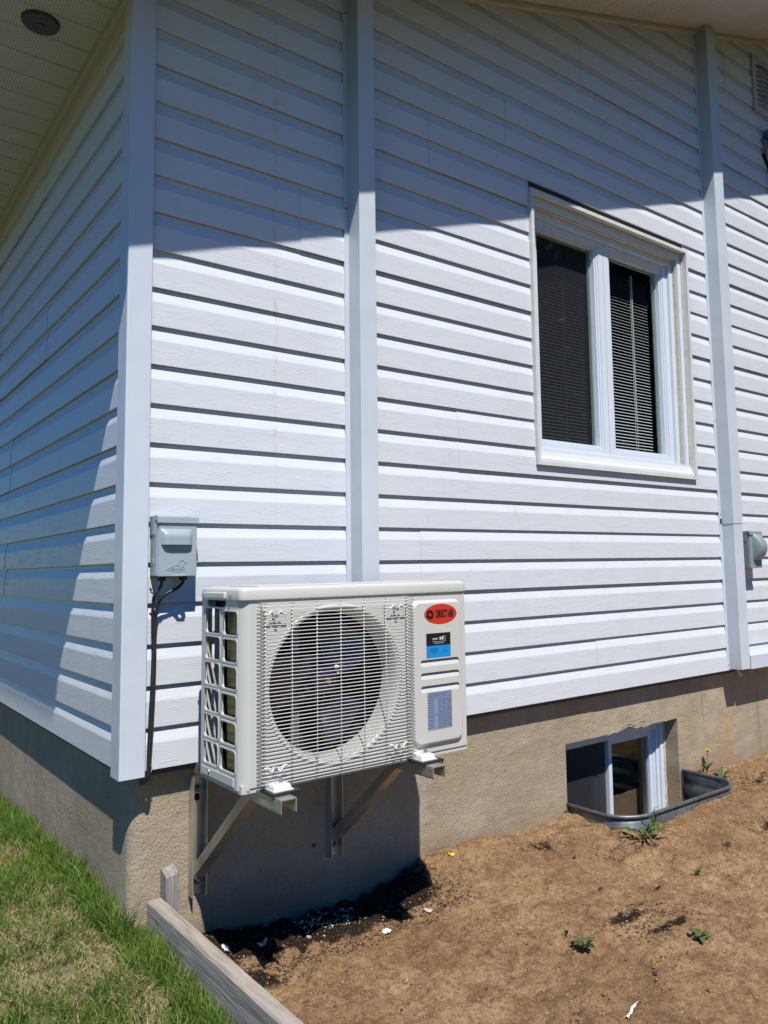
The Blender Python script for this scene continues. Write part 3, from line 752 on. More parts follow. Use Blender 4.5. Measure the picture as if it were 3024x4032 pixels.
# ------------------------------------------------------------------ line covers (ducts)
def duct(name, x, zb, zt, label, tilt=0.0, D=.08, wf=.076, joint=None, screws=()):
    r = tag(empty(name, (x,0,zb)), label, 'duct cover')
    def sec(z0, z1, g, nm):
        f = (z0-zb)/(zt-zb); f1 = (z1-zb)/(zt-zb)
        L = [(x-g,.006),(x-g,-.0035),(x+.019-g,-.0035),(x+.019-g,-D-g),(x+.019+wf+g,-D-g),(x+.019+wf+g,-.0035),(x+.019+wf+.018+g,-.0035),(x+.019+wf+.018+g,.006)]
        V = [(a+tilt*f,b,z0) for a,b in L]+[(a+tilt*f1,b,z1) for a,b in L]; n = len(L)
        o = mk(nm, fix(pyd(V, [(i,(i+1)%n,(i+1)%n+n,i+n) for i in range(n)]+[(2,3,4,5),(n+5,n+4,n+3,n+2)])), M['alum'], r)
        bv = o.modifiers.new('b','BEVEL'); bv.width = .0018; bv.segments = 2; bv.limit_method = 'ANGLE'; bv.angle_limit = math.radians(40)
    if joint: sec(zb, joint+.03, 0, 'lower_cover'); sec(joint, zt, .0028, 'upper_cover')
    else: sec(zb, zt, 0, 'cover')
    for (sx,sz,mt) in screws:
        MB().tube([(x+sx+tilt*(sz-zb)/(zt-zb),-.0035,sz),(x+sx+tilt*(sz-zb)/(zt-zb),-.0065,sz)], .0035, 8).build('screw', M[mt], r)
    return r
duct('line_cover', .789, .30, 2.935, 'tall white metal line cover running from behind the air conditioner to the soffit', D=.08, wf=.074, screws=((.009,2.79,'black'),(.009,1.99,'black')))
duct('line_cover', 3.283, .006, 3.80, 'tall white metal line cover right of the main window with a joint low down', tilt=-.036, D=.078, wf=.090, joint=.822, screws=((.008,.03,'galvscrew'),(.008,.88,'galvscrew'),(.008,1.42,'galvscrew'),(.12,.035,'galvscrew')))
r = tag(empty('horizontal_line_cover', (3.5,-.04,.04)), 'low horizontal white metal cover running right from the foot of the right line cover', 'duct cover')
mb = MB(); V = [(3.40,-.078,.002),(3.40,-.078,.076),(3.40,-.060,.098),(3.40,-.003,.102),(3.40,-.003,.002)]; V += [(7.5,b,c) for _,b,c in V]
mb.add(V, [(i,(i+1)%5,(i+1)%5+5,i+5) for i in range(5)]+[(4,3,2,1,0),(5,6,7,8,9)]); mk('cover', fix(mb.mesh()), M['alum'], r)
# corrugated drain hose
hp = crv([(3.335,-.03,.03),(3.338,-.034,-.005),(3.352,-.044,-.035)], 14); 
MB().tube(hp, [.0085 if i % 2 else .0065 for i in range(len(hp))], 10).build('drain_hose', M['footw'])
tag(bpy.data.objects['drain_hose'], 'short ribbed white drain hose poking out under the right line cover', 'hose')

# ------------------------------------------------------------------ text helper
def text(s, size, loc, mat, parent, extr=.0004, sx=1.0, off=0.0, name='lettering', shear=0):
    c = bpy.data.curves.new('t', 'FONT'); c.body = s; c.size = size; c.extrude = extr; c.offset = off; c.shear = shear; c.resolution_u = 3; c.align_x = 'CENTER'; c.align_y = 'CENTER'
    o = bpy.data.objects.new('t', c); COL.objects.link(o)
    bpy.context.view_layer.update()
    me = bpy.data.meshes.new_from_object(o.evaluated_get(bpy.context.evaluated_depsgraph_get()))
    bpy.data.objects.remove(o); bpy.data.curves.remove(c)
    me.transform(Matrix.Translation(loc) @ Matrix.Rotation(math.radians(90),4,'X') @ Matrix.Diagonal((sx,1,1,1)))
    me.materials.clear(); return mk(name, me, mat, parent)

# ------------------------------------------------------------------ disconnect box left
def disconnect(x0, x1, z0, z1, D, mat, label, logo=True, hoodD=.018, round_hood=False):
    r = tag(empty('disconnect_box', ((x0+x1)/2,0,z0)), label, 'electrical box')
    MB().box(x0-.002,x1+.001,-D+.006,-.001,z0+.002,z1-.004,.002).build('body', M[mat], r)
    fc = MB(); 
    MB().box(x0+.002,x1-.002,-D,-D+.008,z0,z1-.024,.0025,3).build('front_cover', M[mat], r)
    mb = MB(); pr = [(-.0005,z1-.006),(-D+.004,z1-.002),(-D-.005,z1-.008),(-D-.006,z1-.026),(-D-.003,z1-.026),(-D-.002,z1-.018),(-.0005,z1-.018)]
    V = [(x0-.004,a,b) for a,b in pr]+[(x1+.003,a,b) for a,b in pr]; n = len(pr)
    mb.add(V, [(i,(i+1)%n,(i+1)%n+n,i+n) for i in range(n)]+[tuple(reversed(range(n))),tuple(range(n,2*n))])
    mb.box(x0-.0045,x0-.001,-D+.020,-.002,z1-.062,z1-.004)
    mk('rain_lid', fix(mb.mesh()), M[mat], r)
    MB().tube([(x0-.0028,-.026,z0+.045),(x0-.0005,-.026,z0+.045)], .0125, 20).build('knockout', M[mat], r)
    MB().tube([(x0-.0052,-.03,z1-.055),(x0-.003,-.03,z1-.055)], .003, 8).build('screw', M['galvscrew'], r)
    return r
b1 = disconnect(.072, .196, .590, .782, .066, 'boxg', 'pale grey outdoor disconnect box with a bird emblem beside the corner post')
def hood(cx, w, ztop, h, y0, depth, mat, parent, roundp=False):
    """handle hood: rounded on top, open below"""
    mb = MB(); nx, nz = 13, 12; V = []
    for j in range(nz+1):
        t = j/nz; z = ztop-h*t
        for i in range(nx+1):
            s = i/nx*2-1; e = max(0,1-abs(s)**6)**.5
            d = depth*e*(math.sin(min(1,t*1.9)*math.pi/2)**.8 if not roundp else math.sin(math.pi*min(t*.93+.02,1))**.75)
            V.append((cx+s*w/2, y0-d, z))
    mb.add(V, [(j*(nx+1)+i,j*(nx+1)+i+1,(j+1)*(nx+1)+i+1,(j+1)*(nx+1)+i) for j in range(nz) for i in range(nx)])
    b = nz*(nx+1)
    if not roundp: mb.add([V[b+i] for i in range(nx+1)]+[(cx+(i/nx*2-1)*w/2, y0+.0, ztop-h) for i in range(nx+1)], [(i,i+1,i+2+nx,i+1+nx) for i in range(nx)])
    return mk('handle_hood', mb.mesh(), M[mat], parent, True)
hood(.130, .100, .738, .050, -.0655, .017, 'boxg', b1)
# flat plate coloured darker for the shade of the recess below the hood
pl = MB(); plate(pl, [[(.084,.689),(.178,.689),(.178,.675),(.170,.666),(.104,.666),(.092,.674)]], lambda a,b: (a,-.0668,b), lambda a,b: (a,-.066,b)); mk('recess_shade_plate', fix(pl.mesh()), M['boxg2'], b1)
# emblem: swimming bird outline with a word, embossed
bird = crv([(.098,.612),(.108,.616),(.118,.622),(.130,.624),(.139,.622),(.141,.626),(.137,.631),(.139,.637),(.147,.640),(.153,.637),(.156,.633),(.165,.632),(.156,.629),(.149,.624),(.147,.620),(.155,.616),(.157,.610),(.154,.605),(.120,.605),(.108,.609),(.098,.612)] and [(a,-.0666,b) for a,b in [(.098,.612),(.108,.616),(.118,.622),(.130,.624),(.139,.622),(.141,.626),(.137,.631),(.139,.637),(.147,.640),(.153,.637),(.156,.633),(.165,.632),(.156,.629),(.149,.624),(.147,.620),(.155,.616),(.157,.610),(.154,.605),(.120,.605),(.108,.609),(.098,.612)]], 4)
MB().tube(bird, .0009, 6).build('bird_emblem', M['boxg'], b1, True)
text('Midwest', .012, (.133,-.0664,.6125), M['boxg2'], b1, .0005, .95, .0002, 'emblem_lettering')
MB().tube([(.095,-.036,.592),(.095,-.036,.576)], .0125, 12).build('cable_gland', M['rubber'], b1)
MB().tube([(.163,-.036,.592),(.163,-.036,.578)], .0125, 12).build('cable_gland', M['rubber'], b1)
tb = MB(); plate(tb, [[(.108,-.060),(.160,-.060),(.158,-.078),(.150,-.088),(.128,-.088),(.118,-.078)], circ(.139,-.077,.005,12)], lambda a,b: (a,b,.5925), lambda a,b: (a,b,.5910)); mk('lock_tab', fix(tb.mesh()), M['boxg'], b1)
cab = tag(empty('power_cables', (.08,-.03,.3)), 'two black power cables running down beside the corner post from the grey box', 'cable')
MB().tube(crv([(.095,-.036,.580),(.094,-.036,.565),(.085,-.036,.548),(.075,-.032,.532),(.073,-.026,.50),(.075,-.02,.44),(.079,-.015,.36),(.078,-.012,.26),(.074,-.012,.16),(.071,-.012,.06),(.070,-.010,.0),(.069,.010,-.03),(.07,.045,-.04)]), .0050, 8).build('cable', M['cable'], cab, True)
MB().tube(crv([(.163,-.036,.580),(.160,-.038,.568),(.140,-.042,.552),(.110,-.042,.538),(.092,-.036,.520),(.084,-.028,.49),(.081,-.024,.44),(.080,-.026,.36),(.079,-.024,.26),(.076,-.022,.16),(.072,-.020,.06),(.069,-.018,.0),(.066,-.005,-.03),(.065,.04,-.045)]), .0054, 8).build('cable', M['cable'], cab, True)
MB().tube([(.060,-.040,.545),(.070,-.044,.536),(.088,-.046,.524),(.096,-.040,.520)], .0022, 6).tube([(.062,-.04,.548),(.057,-.044,.555)], .003,6).build('cable_tie', M['cable'], cab)
# wisp of dry grass at the foot of the post
MB().tube(crv([(.078,-.004,.022),(.084,-.006,.006),(.078,-.004,-.012),(.070,0,-.026)]), .0012, 5).build('dry_straw', M['stone'])
tag(bpy.data.objects['dry_straw'], 'wisp of pale dry straw caught at the foot of the black cables', 'straw')

b2 = disconnect(3.448, 3.575, .568, .785, .080, 'boxg2', 'grey receptacle box with a curved hood beside the right line cover')
hood(3.520, .085, .765, .150, -.080, .055, 'boxg2', b2, True)

# ------------------------------------------------------------------ gable vent and conduit fitting
gv = tag(empty('gable_vent', (4.07,-.01,3.7)), 'white rectangular louvred gable vent near the roof peak', 'vent')
vx0, vx1, vz0, vz1 = 3.903, 4.25, 3.534, 3.918
mb = MB(); plate(mb, [[(vx0,vz0),(vx1,vz0),(vx1,vz1),(vx0,vz1)], [(vx0+.04,vz0+.045),(vx1-.04,vz0+.045),(vx1-.04,vz1-.045),(vx0+.04,vz1-.045)]], lambda a,b: (a,-.016,b), lambda a,b: (a,-.010,b))
mb.box(vx0,vx0+.004,-.011,.012,vz0,vz1).box(vx0,vx1,-.011,.012,vz0,vz0+.004)
mk('vent_frame', fix(mb.mesh()), M['louvre'], gv)
MB().box(vx0+.03,vx1-.03,.013,.016,vz0+.03,vz1-.03).build('vent_screen', M['black'], gv)
lm = MB()
V = []
for i in range(11):
    u = i/10; d = .026*min(1, 6*u*(1-u)+.0); V += [(u*.262, 0, .0325),(u*.262, -d, .019),(u*.262, -d, .0165),(u*.262,.0,.0265)]
lm.add(V, [(i*4+k,(i+1)*4+k,(i+1)*4+k+1,i*4+k+1) for i in range(10) for k in range(3)]); lme = fix(lm.mesh()); lme.materials.append(M['louvre'])
for i in range(9):
    o = bpy.data.objects.new('louvre', lme); COL.objects.link(o); o.location = (vx0+.0425,-.012,vz0+.047+i*.0325); o.parent = gv; o.matrix_parent_inverse = Matrix.Translation(-parent_loc(gv))
for (a,b) in ((vx0+.013,vz0+.02),(vx0+.013,vz0+.19),(vx0+.013,vz1-.02)): MB().tube([(a,-.016,b),(a,-.018,b)], .004, 8).build('screw', M['galvscrew'], gv)
cf = tag(empty('conduit_fitting', (4.02,-.04,3.28)), 'grey metal conduit fitting with dark sealant at its base at the right edge', 'conduit fitting')
MB().tube([(4.03,-.02,3.40),(4.03,-.06,3.38),(4.03,-.10,3.33),(4.04,-.11,3.25)], [.035,.045,.045,.035], 14).build('fitting_body', M['metalg'], cf, True)
MB().tube([(3.985,-.012,3.36),(4.0,-.03,3.32),(4.0,-.03,3.27),(4.02,-.02,3.22)], .012, 8).build('conduit_ring', M['metalg'], cf, True)
MB().tube([(3.99,.0,3.262),(4.02,-.012,3.235),(4.05,-.01,3.20),(4.07,-.004,3.17)], [.012,.022,.020,.012], 8).build('dark_sealant', M['black'], cf, True)
MB().tube([(4.045,-.07,3.26),(4.045,-.05,3.0),(4.09,-.04,2.6)], .018, 10).build('conduit_pipe', M['metalg'], cf, True)

# ------------------------------------------------------------------ air conditioner
AX0, AX1, AYR, AYF, AZ0, AZ1 = .163, .968, -.190, -.464, .011, .521
ac = tag(empty('air_conditioner', (.56,-.33,AZ0)), 'beige grey outdoor air conditioner unit mounted on brackets on the foundation wall', 'air conditioner')
CX, CZ, CR = .467, .267, .226
CH = .026
# front panel with round opening, bent round the left corner
mb = MB()
plate(mb, [[(AX0+CH,AZ0+.004),(AX1-.006,AZ0+.004),(AX1-.006,AZ1),(AX0+CH,AZ1)], circ(CX,CZ,CR,72)], lambda a,b: (a,AYF,b), lambda a,b: (a,AYF+.0015,b))
prs = [(AX0+CH,AYF)]
for k in range(1,6):
    t = k/6; prs.append((AX0+CH*(1-t)**1.2, AYF+CH*.95*t**1.6))
prs.append((AX0,AYF+CH*.95))
V = [(x_,y_,AZ0-.002) for x_,y_ in prs]+[(x_,y_,AZ1) for x_,y_ in prs]; n = len(prs)
mb.add(V, [(i,i+n,i+1+n,i+1) for i in range(n-1)])
# lower lip and right return
mb.add([(AX0+CH,AYF,AZ0+.004),(AX1-.006,AYF,AZ0+.004),(AX1-.006,AYF+.02,AZ0-.010),(AX0+CH,AYF+.02,AZ0-.010)], [(0,3,2,1)])
mb.add([(AX1-.006,AYF,AZ0+.004),(AX1,AYF+.006,AZ0+.004),(AX1,AYF+.006,AZ1),(AX1-.006,AYF,AZ1),(AX1,AYR,AZ0+.004),(AX1,AYR,AZ1)], [(0,1,2,3),(1,4,5,2)])
mk('front_panel', fix(mb.mesh()), M['casing'], ac)
# raised bead round the opening and bell mouth
mb = MB(); n = 96; prof = [(.004,0),(.0,-.003),(-.006,-.004),(-.012,.004),(-.018,.022),(-.022,.045),(-.022,.075)]
V = [(CX+(CR+.004+a)*math.cos(2*math.pi*k/n), AYF+b, CZ+(CR+.004+a)*math.sin(2*math.pi*k/n)) for a,b in prof for k in range(n)]
mb.add(V, [(i*n+k,i*n+(k+1)%n,(i+1)*n+(k+1)%n,(i+1)*n+k) for i in range(len(prof)-1) for k in range(n)])
o = mk('fan_shroud', fix(mb.mesh()), M['casing'], ac, True)
# left side panel with twelve openings and the grip recess
rearL = [((-.328,-.219),(.424,.495)),((-.325,-.218),(.349,.413)),((-.322,-.216),(.275,.338)),((-.320,-.214),(.199,.263)),((-.317,-.212),(.124,.188)),((-.314,-.210),(.050,.111))]
frL = [((-.441,-.343),(.424,.489)),((-.439,-.340),(.349,.411)),((-.437,-.336),(.275,.335)),((-.435,-.333),(.199,.259)),((-.433,-.329),(.124,.183)),((-.431,-.325),(.049,.109))]
loops = [[(AYF+CH*.95+.0005,AZ0-.002),(AYR,AZ0-.002),(AYR,AZ1),(-.228,AZ1),(-.232,.506),(-.245,.5),(-.345,.5),(-.36,.505),(-.365,AZ1),(AYF+CH*.95+.0005,AZ1)]]
for (a,b),(c,d) in rearL+frL: loops.append(rrect(a+.002,b-.002,c,d,.011,4))
mb = MB(); plate(mb, loops, lambda a,b: (AX0,a,b), lambda a,b: (AX0+.006,a,b))
for (a,b),(c,d) in rearL+frL:
    lp = rrect(a+.002,b-.002,c,d,.011,4); L2 = rrect(a-.002,b+.002,c-.004,d+.004,.014,4); n = len(lp)
    V = [(AX0-.0015,p,q) for p,q in L2]+[(AX0-.0015,p,q) for p,q in lp]+[(AX0+.002,p,q) for p,q in lp]+[(AX0+.0005,p,q) for p,q in rrect(a-.004,b+.004,c-.006,d+.006,.016,4)]
    mb.add(V, [(k,(k+1)%n,(k+1)%n+n,k+n) for k in range(n)]+[(k+n,(k+1)%n+n,(k+1)%n+2*n,k+2*n) for k in range(n)]+[(k+3*n,(k+1)%n+3*n,(k+1)%n,k) for k in range(n)])
mk('side_guard', fix(mb.mesh()), M['casing'], ac)
MB().box(AX0+.006,AX0+.04,-.365,-.228,.495,.500).box(AX0+.03,AX0+.036,-.37,-.22,.49,AZ1).build('grip_recess', M['rubber'], ac)
# stepped ledge under the side guard, with its screw
mb = MB().box(AX0-.004,AX0+.0,-.425,-.205,.014,.040,.003,2); mk('side_ledge', fix(mb.mesh()), M['casing'], ac)
def screw(x_,y_,z_,ax,par,rad=.005):
    d = {'x':(-.004,0,0),'y':(0,-.004,0)}[ax]; MB().tube([(x_,y_,z_),(x_+d[0],y_+d[1],z_+d[2])], [rad,rad*.8], 10).build('screw', M['galvscrew'], par)
screw(AX0-.003,-.262,.030,'x',ac); 
screw(.232,AYF-.001,AZ0+.012,'y',ac); screw(.735,AYF-.001,AZ0+.012,'y',ac)
# lid with soft rim
mb = MB(); lvl = [(.0,.5195),(.0035,.5200),(.0040,.5230),(.0038,.5455),(.0015,.5520),(-.005,.5558)]; 
n = 0; rows = []
for g, z_ in lvl:
    rows.append([(p,q,z_) for p,q in rrect(AX0-g-.0005,AX1+g,AYF-g-.002,AYR+g,.020,5)])
n = len(rows[0]); V = [p for r_ in rows for p in r_]
mb.add(V, [(i*n+k,i*n+(k+1)%n,(i+1)*n+(k+1)%n,(i+1)*n+k) for i in range(len(rows)-1) for k in range(n)]+[tuple((len(rows)-1)*n+k for k in range(n))])
mk('top_lid', fix(mb.mesh()), M['casing'], ac, True).data.polygons.foreach_set('use_smooth', [len(f.vertices) == 4 for f in bpy.data.objects['top_lid'].data.polygons])
MB().box(AX0+.07,AX1-.10,AYF+.05,AYR-.04,.5555,.559,.0015).build('lid_rib', M['casing'], ac)
MB().box(AX0-.012,AX0+.02,-.375,-.228,.524,.543,.005,3).build('lid_grip', M['casing'], ac)
screw(AX0-.006,-.212,.535,'x',ac); screw(AX0-.006,-.405,.535,'x',ac)
# inside: base, back plate pieces, coil, partition
MB().box(AX0+.004,AX1-.002,AYF+.004,AYR,AZ0-.010,AZ0+.012).build('base_pan', M['casing'], ac)
mb = MB(); V = [(AX0+.016,-.448),(AX0+.016,-.338),(AX0+.105,-.232),(AX1-.02,-.232)]; W2 = [(AX0+.034,-.448),(AX0+.034,-.346),(AX0+.116,-.252),(AX1-.02,-.252)]
co = mb.add([(a,b,z_) for z_ in (AZ0+.012,AZ1-.01) for a,b in V[:2]+W2[:2][::-1]], [(0,1,5,4),(1,2,6,5),(2,3,7,6),(3,0,4,7),(4,5,6,7)]); mk('coil', fix(mb.mesh()), M['coil'], ac)
mb = MB(); mb.add([(a,b,z_) for z_ in (AZ0+.012,AZ1-.01) for a,b in V[1:]+W2[1:][::-1]], [(i,(i+1)%6,(i+1)%6+6,i+6) for i in range(6)]+[tuple(range(6,12))]); mk('rear_coil', fix(mb.mesh()), M['shadefin'], ac)  # rear run of the same coil, coloured dark for the shaded interior
# pale U bends and folds seen on the coil side
mb = MB(); rr = random.Random(9)
for i in range(6):
    z_ = .06+i*.075; y_ = -.43
    mb.add([(AX0+.015,y_+.006,z_-.02),(AX0+.015,y_+.09,z_-.028),(AX0+.015,y_+.088,z_+.008),(AX0+.015,y_+.03,z_+.016),(AX0+.015,y_+.012,z_+.004)], [(0,1,2,3,4)])
mk('coil_face', mb.mesh(), M['coil'], ac)
MB().box(.742,.746,AYF+.003,-.255,AZ0,AZ1).box(AX0+.04,AX1-.002,-.2535,-.2525,AZ0+.012,AZ1-.01).build('inner_partition', M['dark'], ac)
MB().box(AX0+.035,.742,AYF+.062,AYF+.063,.49,.52).build('inner_top', M['dark'], ac)
# slotted rear post with flange
mb = MB(); lps = [[(-.022,AZ0),(.022,AZ0),(.022,AZ1),(-.022,AZ1)]]
for i in range(4):
    zc = .13+i*.11; lps.append(rrect(-.0045,.0045,zc-.038,zc+.038,.004,4))
plate(mb, lps, lambda a,b: (AX0+.035+a*.9,AYR-.001+a*.0,b), lambda a,b: (AX0+.035+a*.9,AYR-.003,b))
mb.box(AX0+.006,AX0+.016,AYR-.004,AYR-.001,AZ0,AZ1)
mk('rear_post', fix(mb.mesh()), M['casing'], ac)
# service cover: bevelled raised pan with three slanting grooves
PX0, PX1, PZ0, PZ1, PY = .736, .944, .036, .497, AYF-.012
grv = [.302,.261,.220]
slots = [rrect(.766,.925,z_-.0155,z_+.0055,.009,5) for z_ in grv]
mb = MB(); outer = rrect(PX0+.011,PX1-.011,PZ0+.013,PZ1-.011,.020,6)
plate(mb, [outer]+slots, lambda a,b: (a,PY,b), lambda a,b: (a,PY+.001,b))
n = len(outer); o2 = rrect(PX0+.006,PX1-.006,PZ0+.007,PZ1-.006,.023,6); o3 = rrect(PX0,PX1,PZ0,PZ1,.026,6)
o1 = rrect(PX0+.0085,PX1-.0085,PZ0+.010,PZ1-.0085,.0215,6)
V = [(a,PY,b) for a,b in outer]+[(a,PY+.0006,b) for a,b in o1]+[(a,PY+.003,b) for a,b in o2]+[(a,AYF-.0003,b) for a,b in o3]
mb.add(V, [(i*n+k,i*n+(k+1)%n,(i+1)*n+(k+1)%n,(i+1)*n+k) for i in range(3) for k in range(n)])
for s_ in slots:
    zt_ = max(b for a,b in s_); zb_ = min(b for a,b in s_); n2 = len(s_)
    fl = [(a,PY+.010*min(1,max(0,(b-zb_)/(zt_-zb_)))**1.0+.0002,b) for a,b in s_]
    mb.add([(a,PY,b) for a,b in s_]+fl, [(k,(k+1)%n2,(k+1)%n2+n2,k+n2) for k in range(n2)]+[tuple(k+n2 for k in range(n2))])
mk('service_cover', fix(mb.mesh()), M['casing'], ac)
# grille: seven uprights and the horizontal bars, each bar its own piece
gr = empty('fan_grille', (CX,AYF-.018,CZ)); gr.parent = ac; gr.matrix_parent_inverse = Matrix.Translation(-parent_loc(ac))
GX0, GX1, GZ0, GZ1, GY = .224, .722, .021, .512, AYF-.019
up = MB()
for xw in (GX0+.003,.310,.390,.470,.551,.631,GX1-.010):
    up2 = MB().tube([(xw,GY+.0035,GZ0-.001),(xw,GY+.0035,GZ1)], .0017, 8); up2.build('grille_upright', M['grille'], gr, True)
bar = MB().tube(crv([(0,.017,0),(.001,.008,0),(.006,.001,0),(.02,0,0),(GX1-GX0-.02,0,0),(GX1-GX0-.004,.002,0),(GX1-GX0,.010,0),(GX1-GX0+.001,.017,0)], 3), .00125, 6).mesh('bar')
bar.materials.append(M['grille']); bar.polygons.foreach_set('use_smooth', [True]*len(bar.polygons))
nb = 49
for i in range(nb):
    o = bpy.data.objects.new('grille_bar', bar); COL.objects.link(o); o.location = (GX0-.004,GY,GZ0+i*(GZ1-GZ0)/(nb-1)); o.parent = gr; o.matrix_parent_inverse = Matrix.Translation(-parent_loc(gr))
for (a,b,s_) in ((.257,.476,1),(.671,.476,1),(.257,.060,-1),(.671,.060,-1)):
    MB().tube(crv([(a-.035,GY,b+.004),(a-.022,GY-.002,b+.004),(a-.014,GY-.003,b+.010*s_+.002),(a-.006,GY+.002,b),(a,GY+.006,b-.002*s_),(a+.006,GY+.002,b),(a+.014,GY-.003,b+.010*s_+.002),(a+.022,GY-.002,b+.004),(a+.035,GY,b+.004)],3), .0030, 7).build('grille_clip', M['grille'], gr, True)
    MB().tube([(a,GY-.006,b),(a,GY+.019,b)], .0042, 9).build('grille_screw', M['galvscrew'], gr)
# fan
fan = empty('fan', (.472,-.385,.267)); fan.parent = ac; fan.matrix_parent_inverse = Matrix.Translation(-parent_loc(ac))
FC = Vector((.472,-.388,.267))
MB().tube([FC+Vector((0,.05,0)),FC+Vector((0,-.002,0)),FC+Vector((0,-.008,0))], [.042,.040,.030], 24).build('hub', M['fan'], fan, True)
MB().tube([FC+Vector((0,-.006,0)),FC+Vector((0,-.020,0))], [.011,.008], 6).build('hub_nut', M['galvscrew'], fan)
for a0 in (48,168,288):
    mb = MB(); V = []; nr, na = 9, 9
    for i in range(nr+1):
        r_ = .036+(.196-.036)*i/nr; sw = math.radians(a0+ 14*(i/nr)**1.3)
        half = math.radians(20+17*math.sin(math.pi*min(1,i/nr*.8+.1)))
        if i == nr: half *= .86
        for j in range(na+1):
            s_ = j/na*2-1; an = sw+s_*half; V.append((FC.x+r_*math.cos(an), FC.y+.020+.024*s_*(1-.25*i/nr)+.006*(1-s_*s_), FC.z+r_*math.sin(an)))
    mb.add(V, [(i*(na+1)+j,(i+1)*(na+1)+j,(i+1)*(na+1)+j+1,i*(na+1)+j+1) for i in range(nr) for j in range(na)])
    o = mk('fan_blade', mb.mesh(), M['fan'], fan, True); md = o.modifiers.new('s','SOLIDIFY'); md.thickness = .003
MB().box(.40,.43,-.30,-.285,AZ0+.01,AZ1-.01,.002).box(.52,.55,-.30,-.285,AZ0+.01,AZ1-.01,.002).box(.40,.55,-.315,-.30,.20,.225,.002).box(.40,.55,-.315,-.30,.315,.34,.002).build('motor_bracket', M['metalg'], ac)
MB().tube([(.472,-.34,.267),(.472,-.27,.267)], .045, 20).build('fan_motor', M['metalg'], ac, True)
# stickers
st = empty('brand_sticker', (.851,PY,.451)); st.parent = ac; st.matrix_parent_inverse = Matrix.Translation(-parent_loc(ac))
mb = MB(); plate(mb, [circ(.851,.451,.0672,40,.0325)], lambda a,b: (a,PY-.0004,b), lambda a,b: (a,PY-.0001,b)); mk('sticker_rim', fix(mb.mesh()), M['ink'], st)
mb = MB(); plate(mb, [circ(.851,.451,.0660,40,.0315)], lambda a,b: (a,PY-.0008,b), lambda a,b: (a,PY-.0005,b)); mk('red_oval', fix(mb.mesh()), M['red'], st)
text('DIRECT AIR', .0330, (.8665,PY-.0010,.4505), M['ink'], st, .0002, .43, .0017)
# swirl mark: two hooked arrows
mb = MB()
def hook(s_):
    P = [(.010,.004),(.010,.010),(.004,.0145),(-.006,.0145),(-.0135,.009),(-.0145,.001),(-.0115,-.004),(-.0165,-.004),(-.0075,-.0115),(.000,-.004),(-.0045,-.004),(-.0055,.002),(-.003,.0065),(.002,.0065),(.003,.004)]
    return [(.8065+s_*a,.4505+s_*b) for a,b in P]
for s_ in (1,-1): plate(mb, [hook(s_)], lambda a,b: (a,PY-.0013,b), lambda a,b: (a,PY-.0009,b))
mk('swirl_mark', fix(mb.mesh()), M['ink'], st)
lb = empty('installer_label', (.84,PY,.35)); lb.parent = ac; lb.matrix_parent_inverse = Matrix.Translation(-parent_loc(ac))
MB().box(.790,.890,PY-.0006,PY-.0001,.3505,.3905).build('black_field', M['ink'], lb)
MB().box(.790,.890,PY-.0006,PY-.0001,.3125,.3503).build('blue_field', M['blue'], lb)
text('CLIMAT', .0082, (.8265,PY-.0008,.3715), M['white'], lb, .0001, .80, .0001)
text('SMS', .0125, (.8530,PY-.0008,.3722), M['white'], lb, .0001, .86, .0004)
text('Chauffage | Climatisation | Ventilation', .0035, (.841,PY-.0008,.3580), M['white'], lb, .0001, .75, .0)
MB().box(.8135,.868,PY-.0009,PY-.0007,.3628,.3635).box(.8675,.8682,PY-.0009,PY-.0007,.3628,.3790).box(.8545,.868,PY-.0009,PY-.0007,.3785,.3792).build('logo_line', M['white'], lb)
text('514 528-9332', .0068, (.8200,PY-.0008,.3395), M['inkblue'], lb, .0001, .86, .0002)
text('438 896-7376', .0068, (.8200,PY-.0008,.3325), M['inkblue'], lb, .0001, .86, .0002)
text('www.climatsms.com', .0040, (.8200,PY-.0008,.3255), M['inkblue'], lb, .0001, .9, .0)
MB().tube([(.866+.008*math.cos(a),PY-.0008,.3400+.009*math.sin(a)) for a in [2*math.pi*k/16 for k in range(17)]], .0004, 4).box(.856,.877,PY-.0009,PY-.0007,.3285,.3296).build('seal_mark', M['inkblue'], lb)
tb = empty('specification_label', (.841,PY,.15)); tb.parent = ac; tb.matrix_parent_inverse = Matrix.Translation(-parent_loc(ac))
MB().box(.791,.891,PY-.0006,PY-.0001,.085,.2035).build('label_sheet', M['tablep'], tb)
mb = MB()
cols = [.791,.818,.833,.850,.867,.891]
for c_ in cols[1:-1]: mb.box(c_-.0003,c_+.0003,PY-.0009,PY-.0006,.085,.191)
rr = random.Random(2)
for j in range(3): mb.box(.795,.887-.02*(j == 2),PY-.0009,PY-.0006,.2005-.0034*j-.0009,.2005-.0034*j)
mb.box(.791,.891,PY-.0009,PY-.0006,.1905,.1911).box(.791,.891,PY-.0009,PY-.0006,.1835,.1841)
for j in range(12):
    z_ = .1785-j*.0078
    for ci in (0,2,3,4):
        mb.box(cols[ci]+.0025,cols[ci+1]-.0025,PY-.0009,PY-.0006,z_-.0012,z_+.0012)
        if ci: mb.box(cols[ci],cols[ci+1],PY-.0008,PY-.0006,z_-.0040,z_-.0036)
mb.box(.8205,.8305,PY-.0009,PY-.0006,.1335,.1345).box(.8215,.8295,PY-.0009,PY-.0006,.1310,.1320)
for ci in range(5): mb.box(cols[ci]+.004,cols[ci+1]-.004,PY-.0009,PY-.0006,.1865,.1878)
mk('table_print', mb.mesh(), M['tablei'], tb)
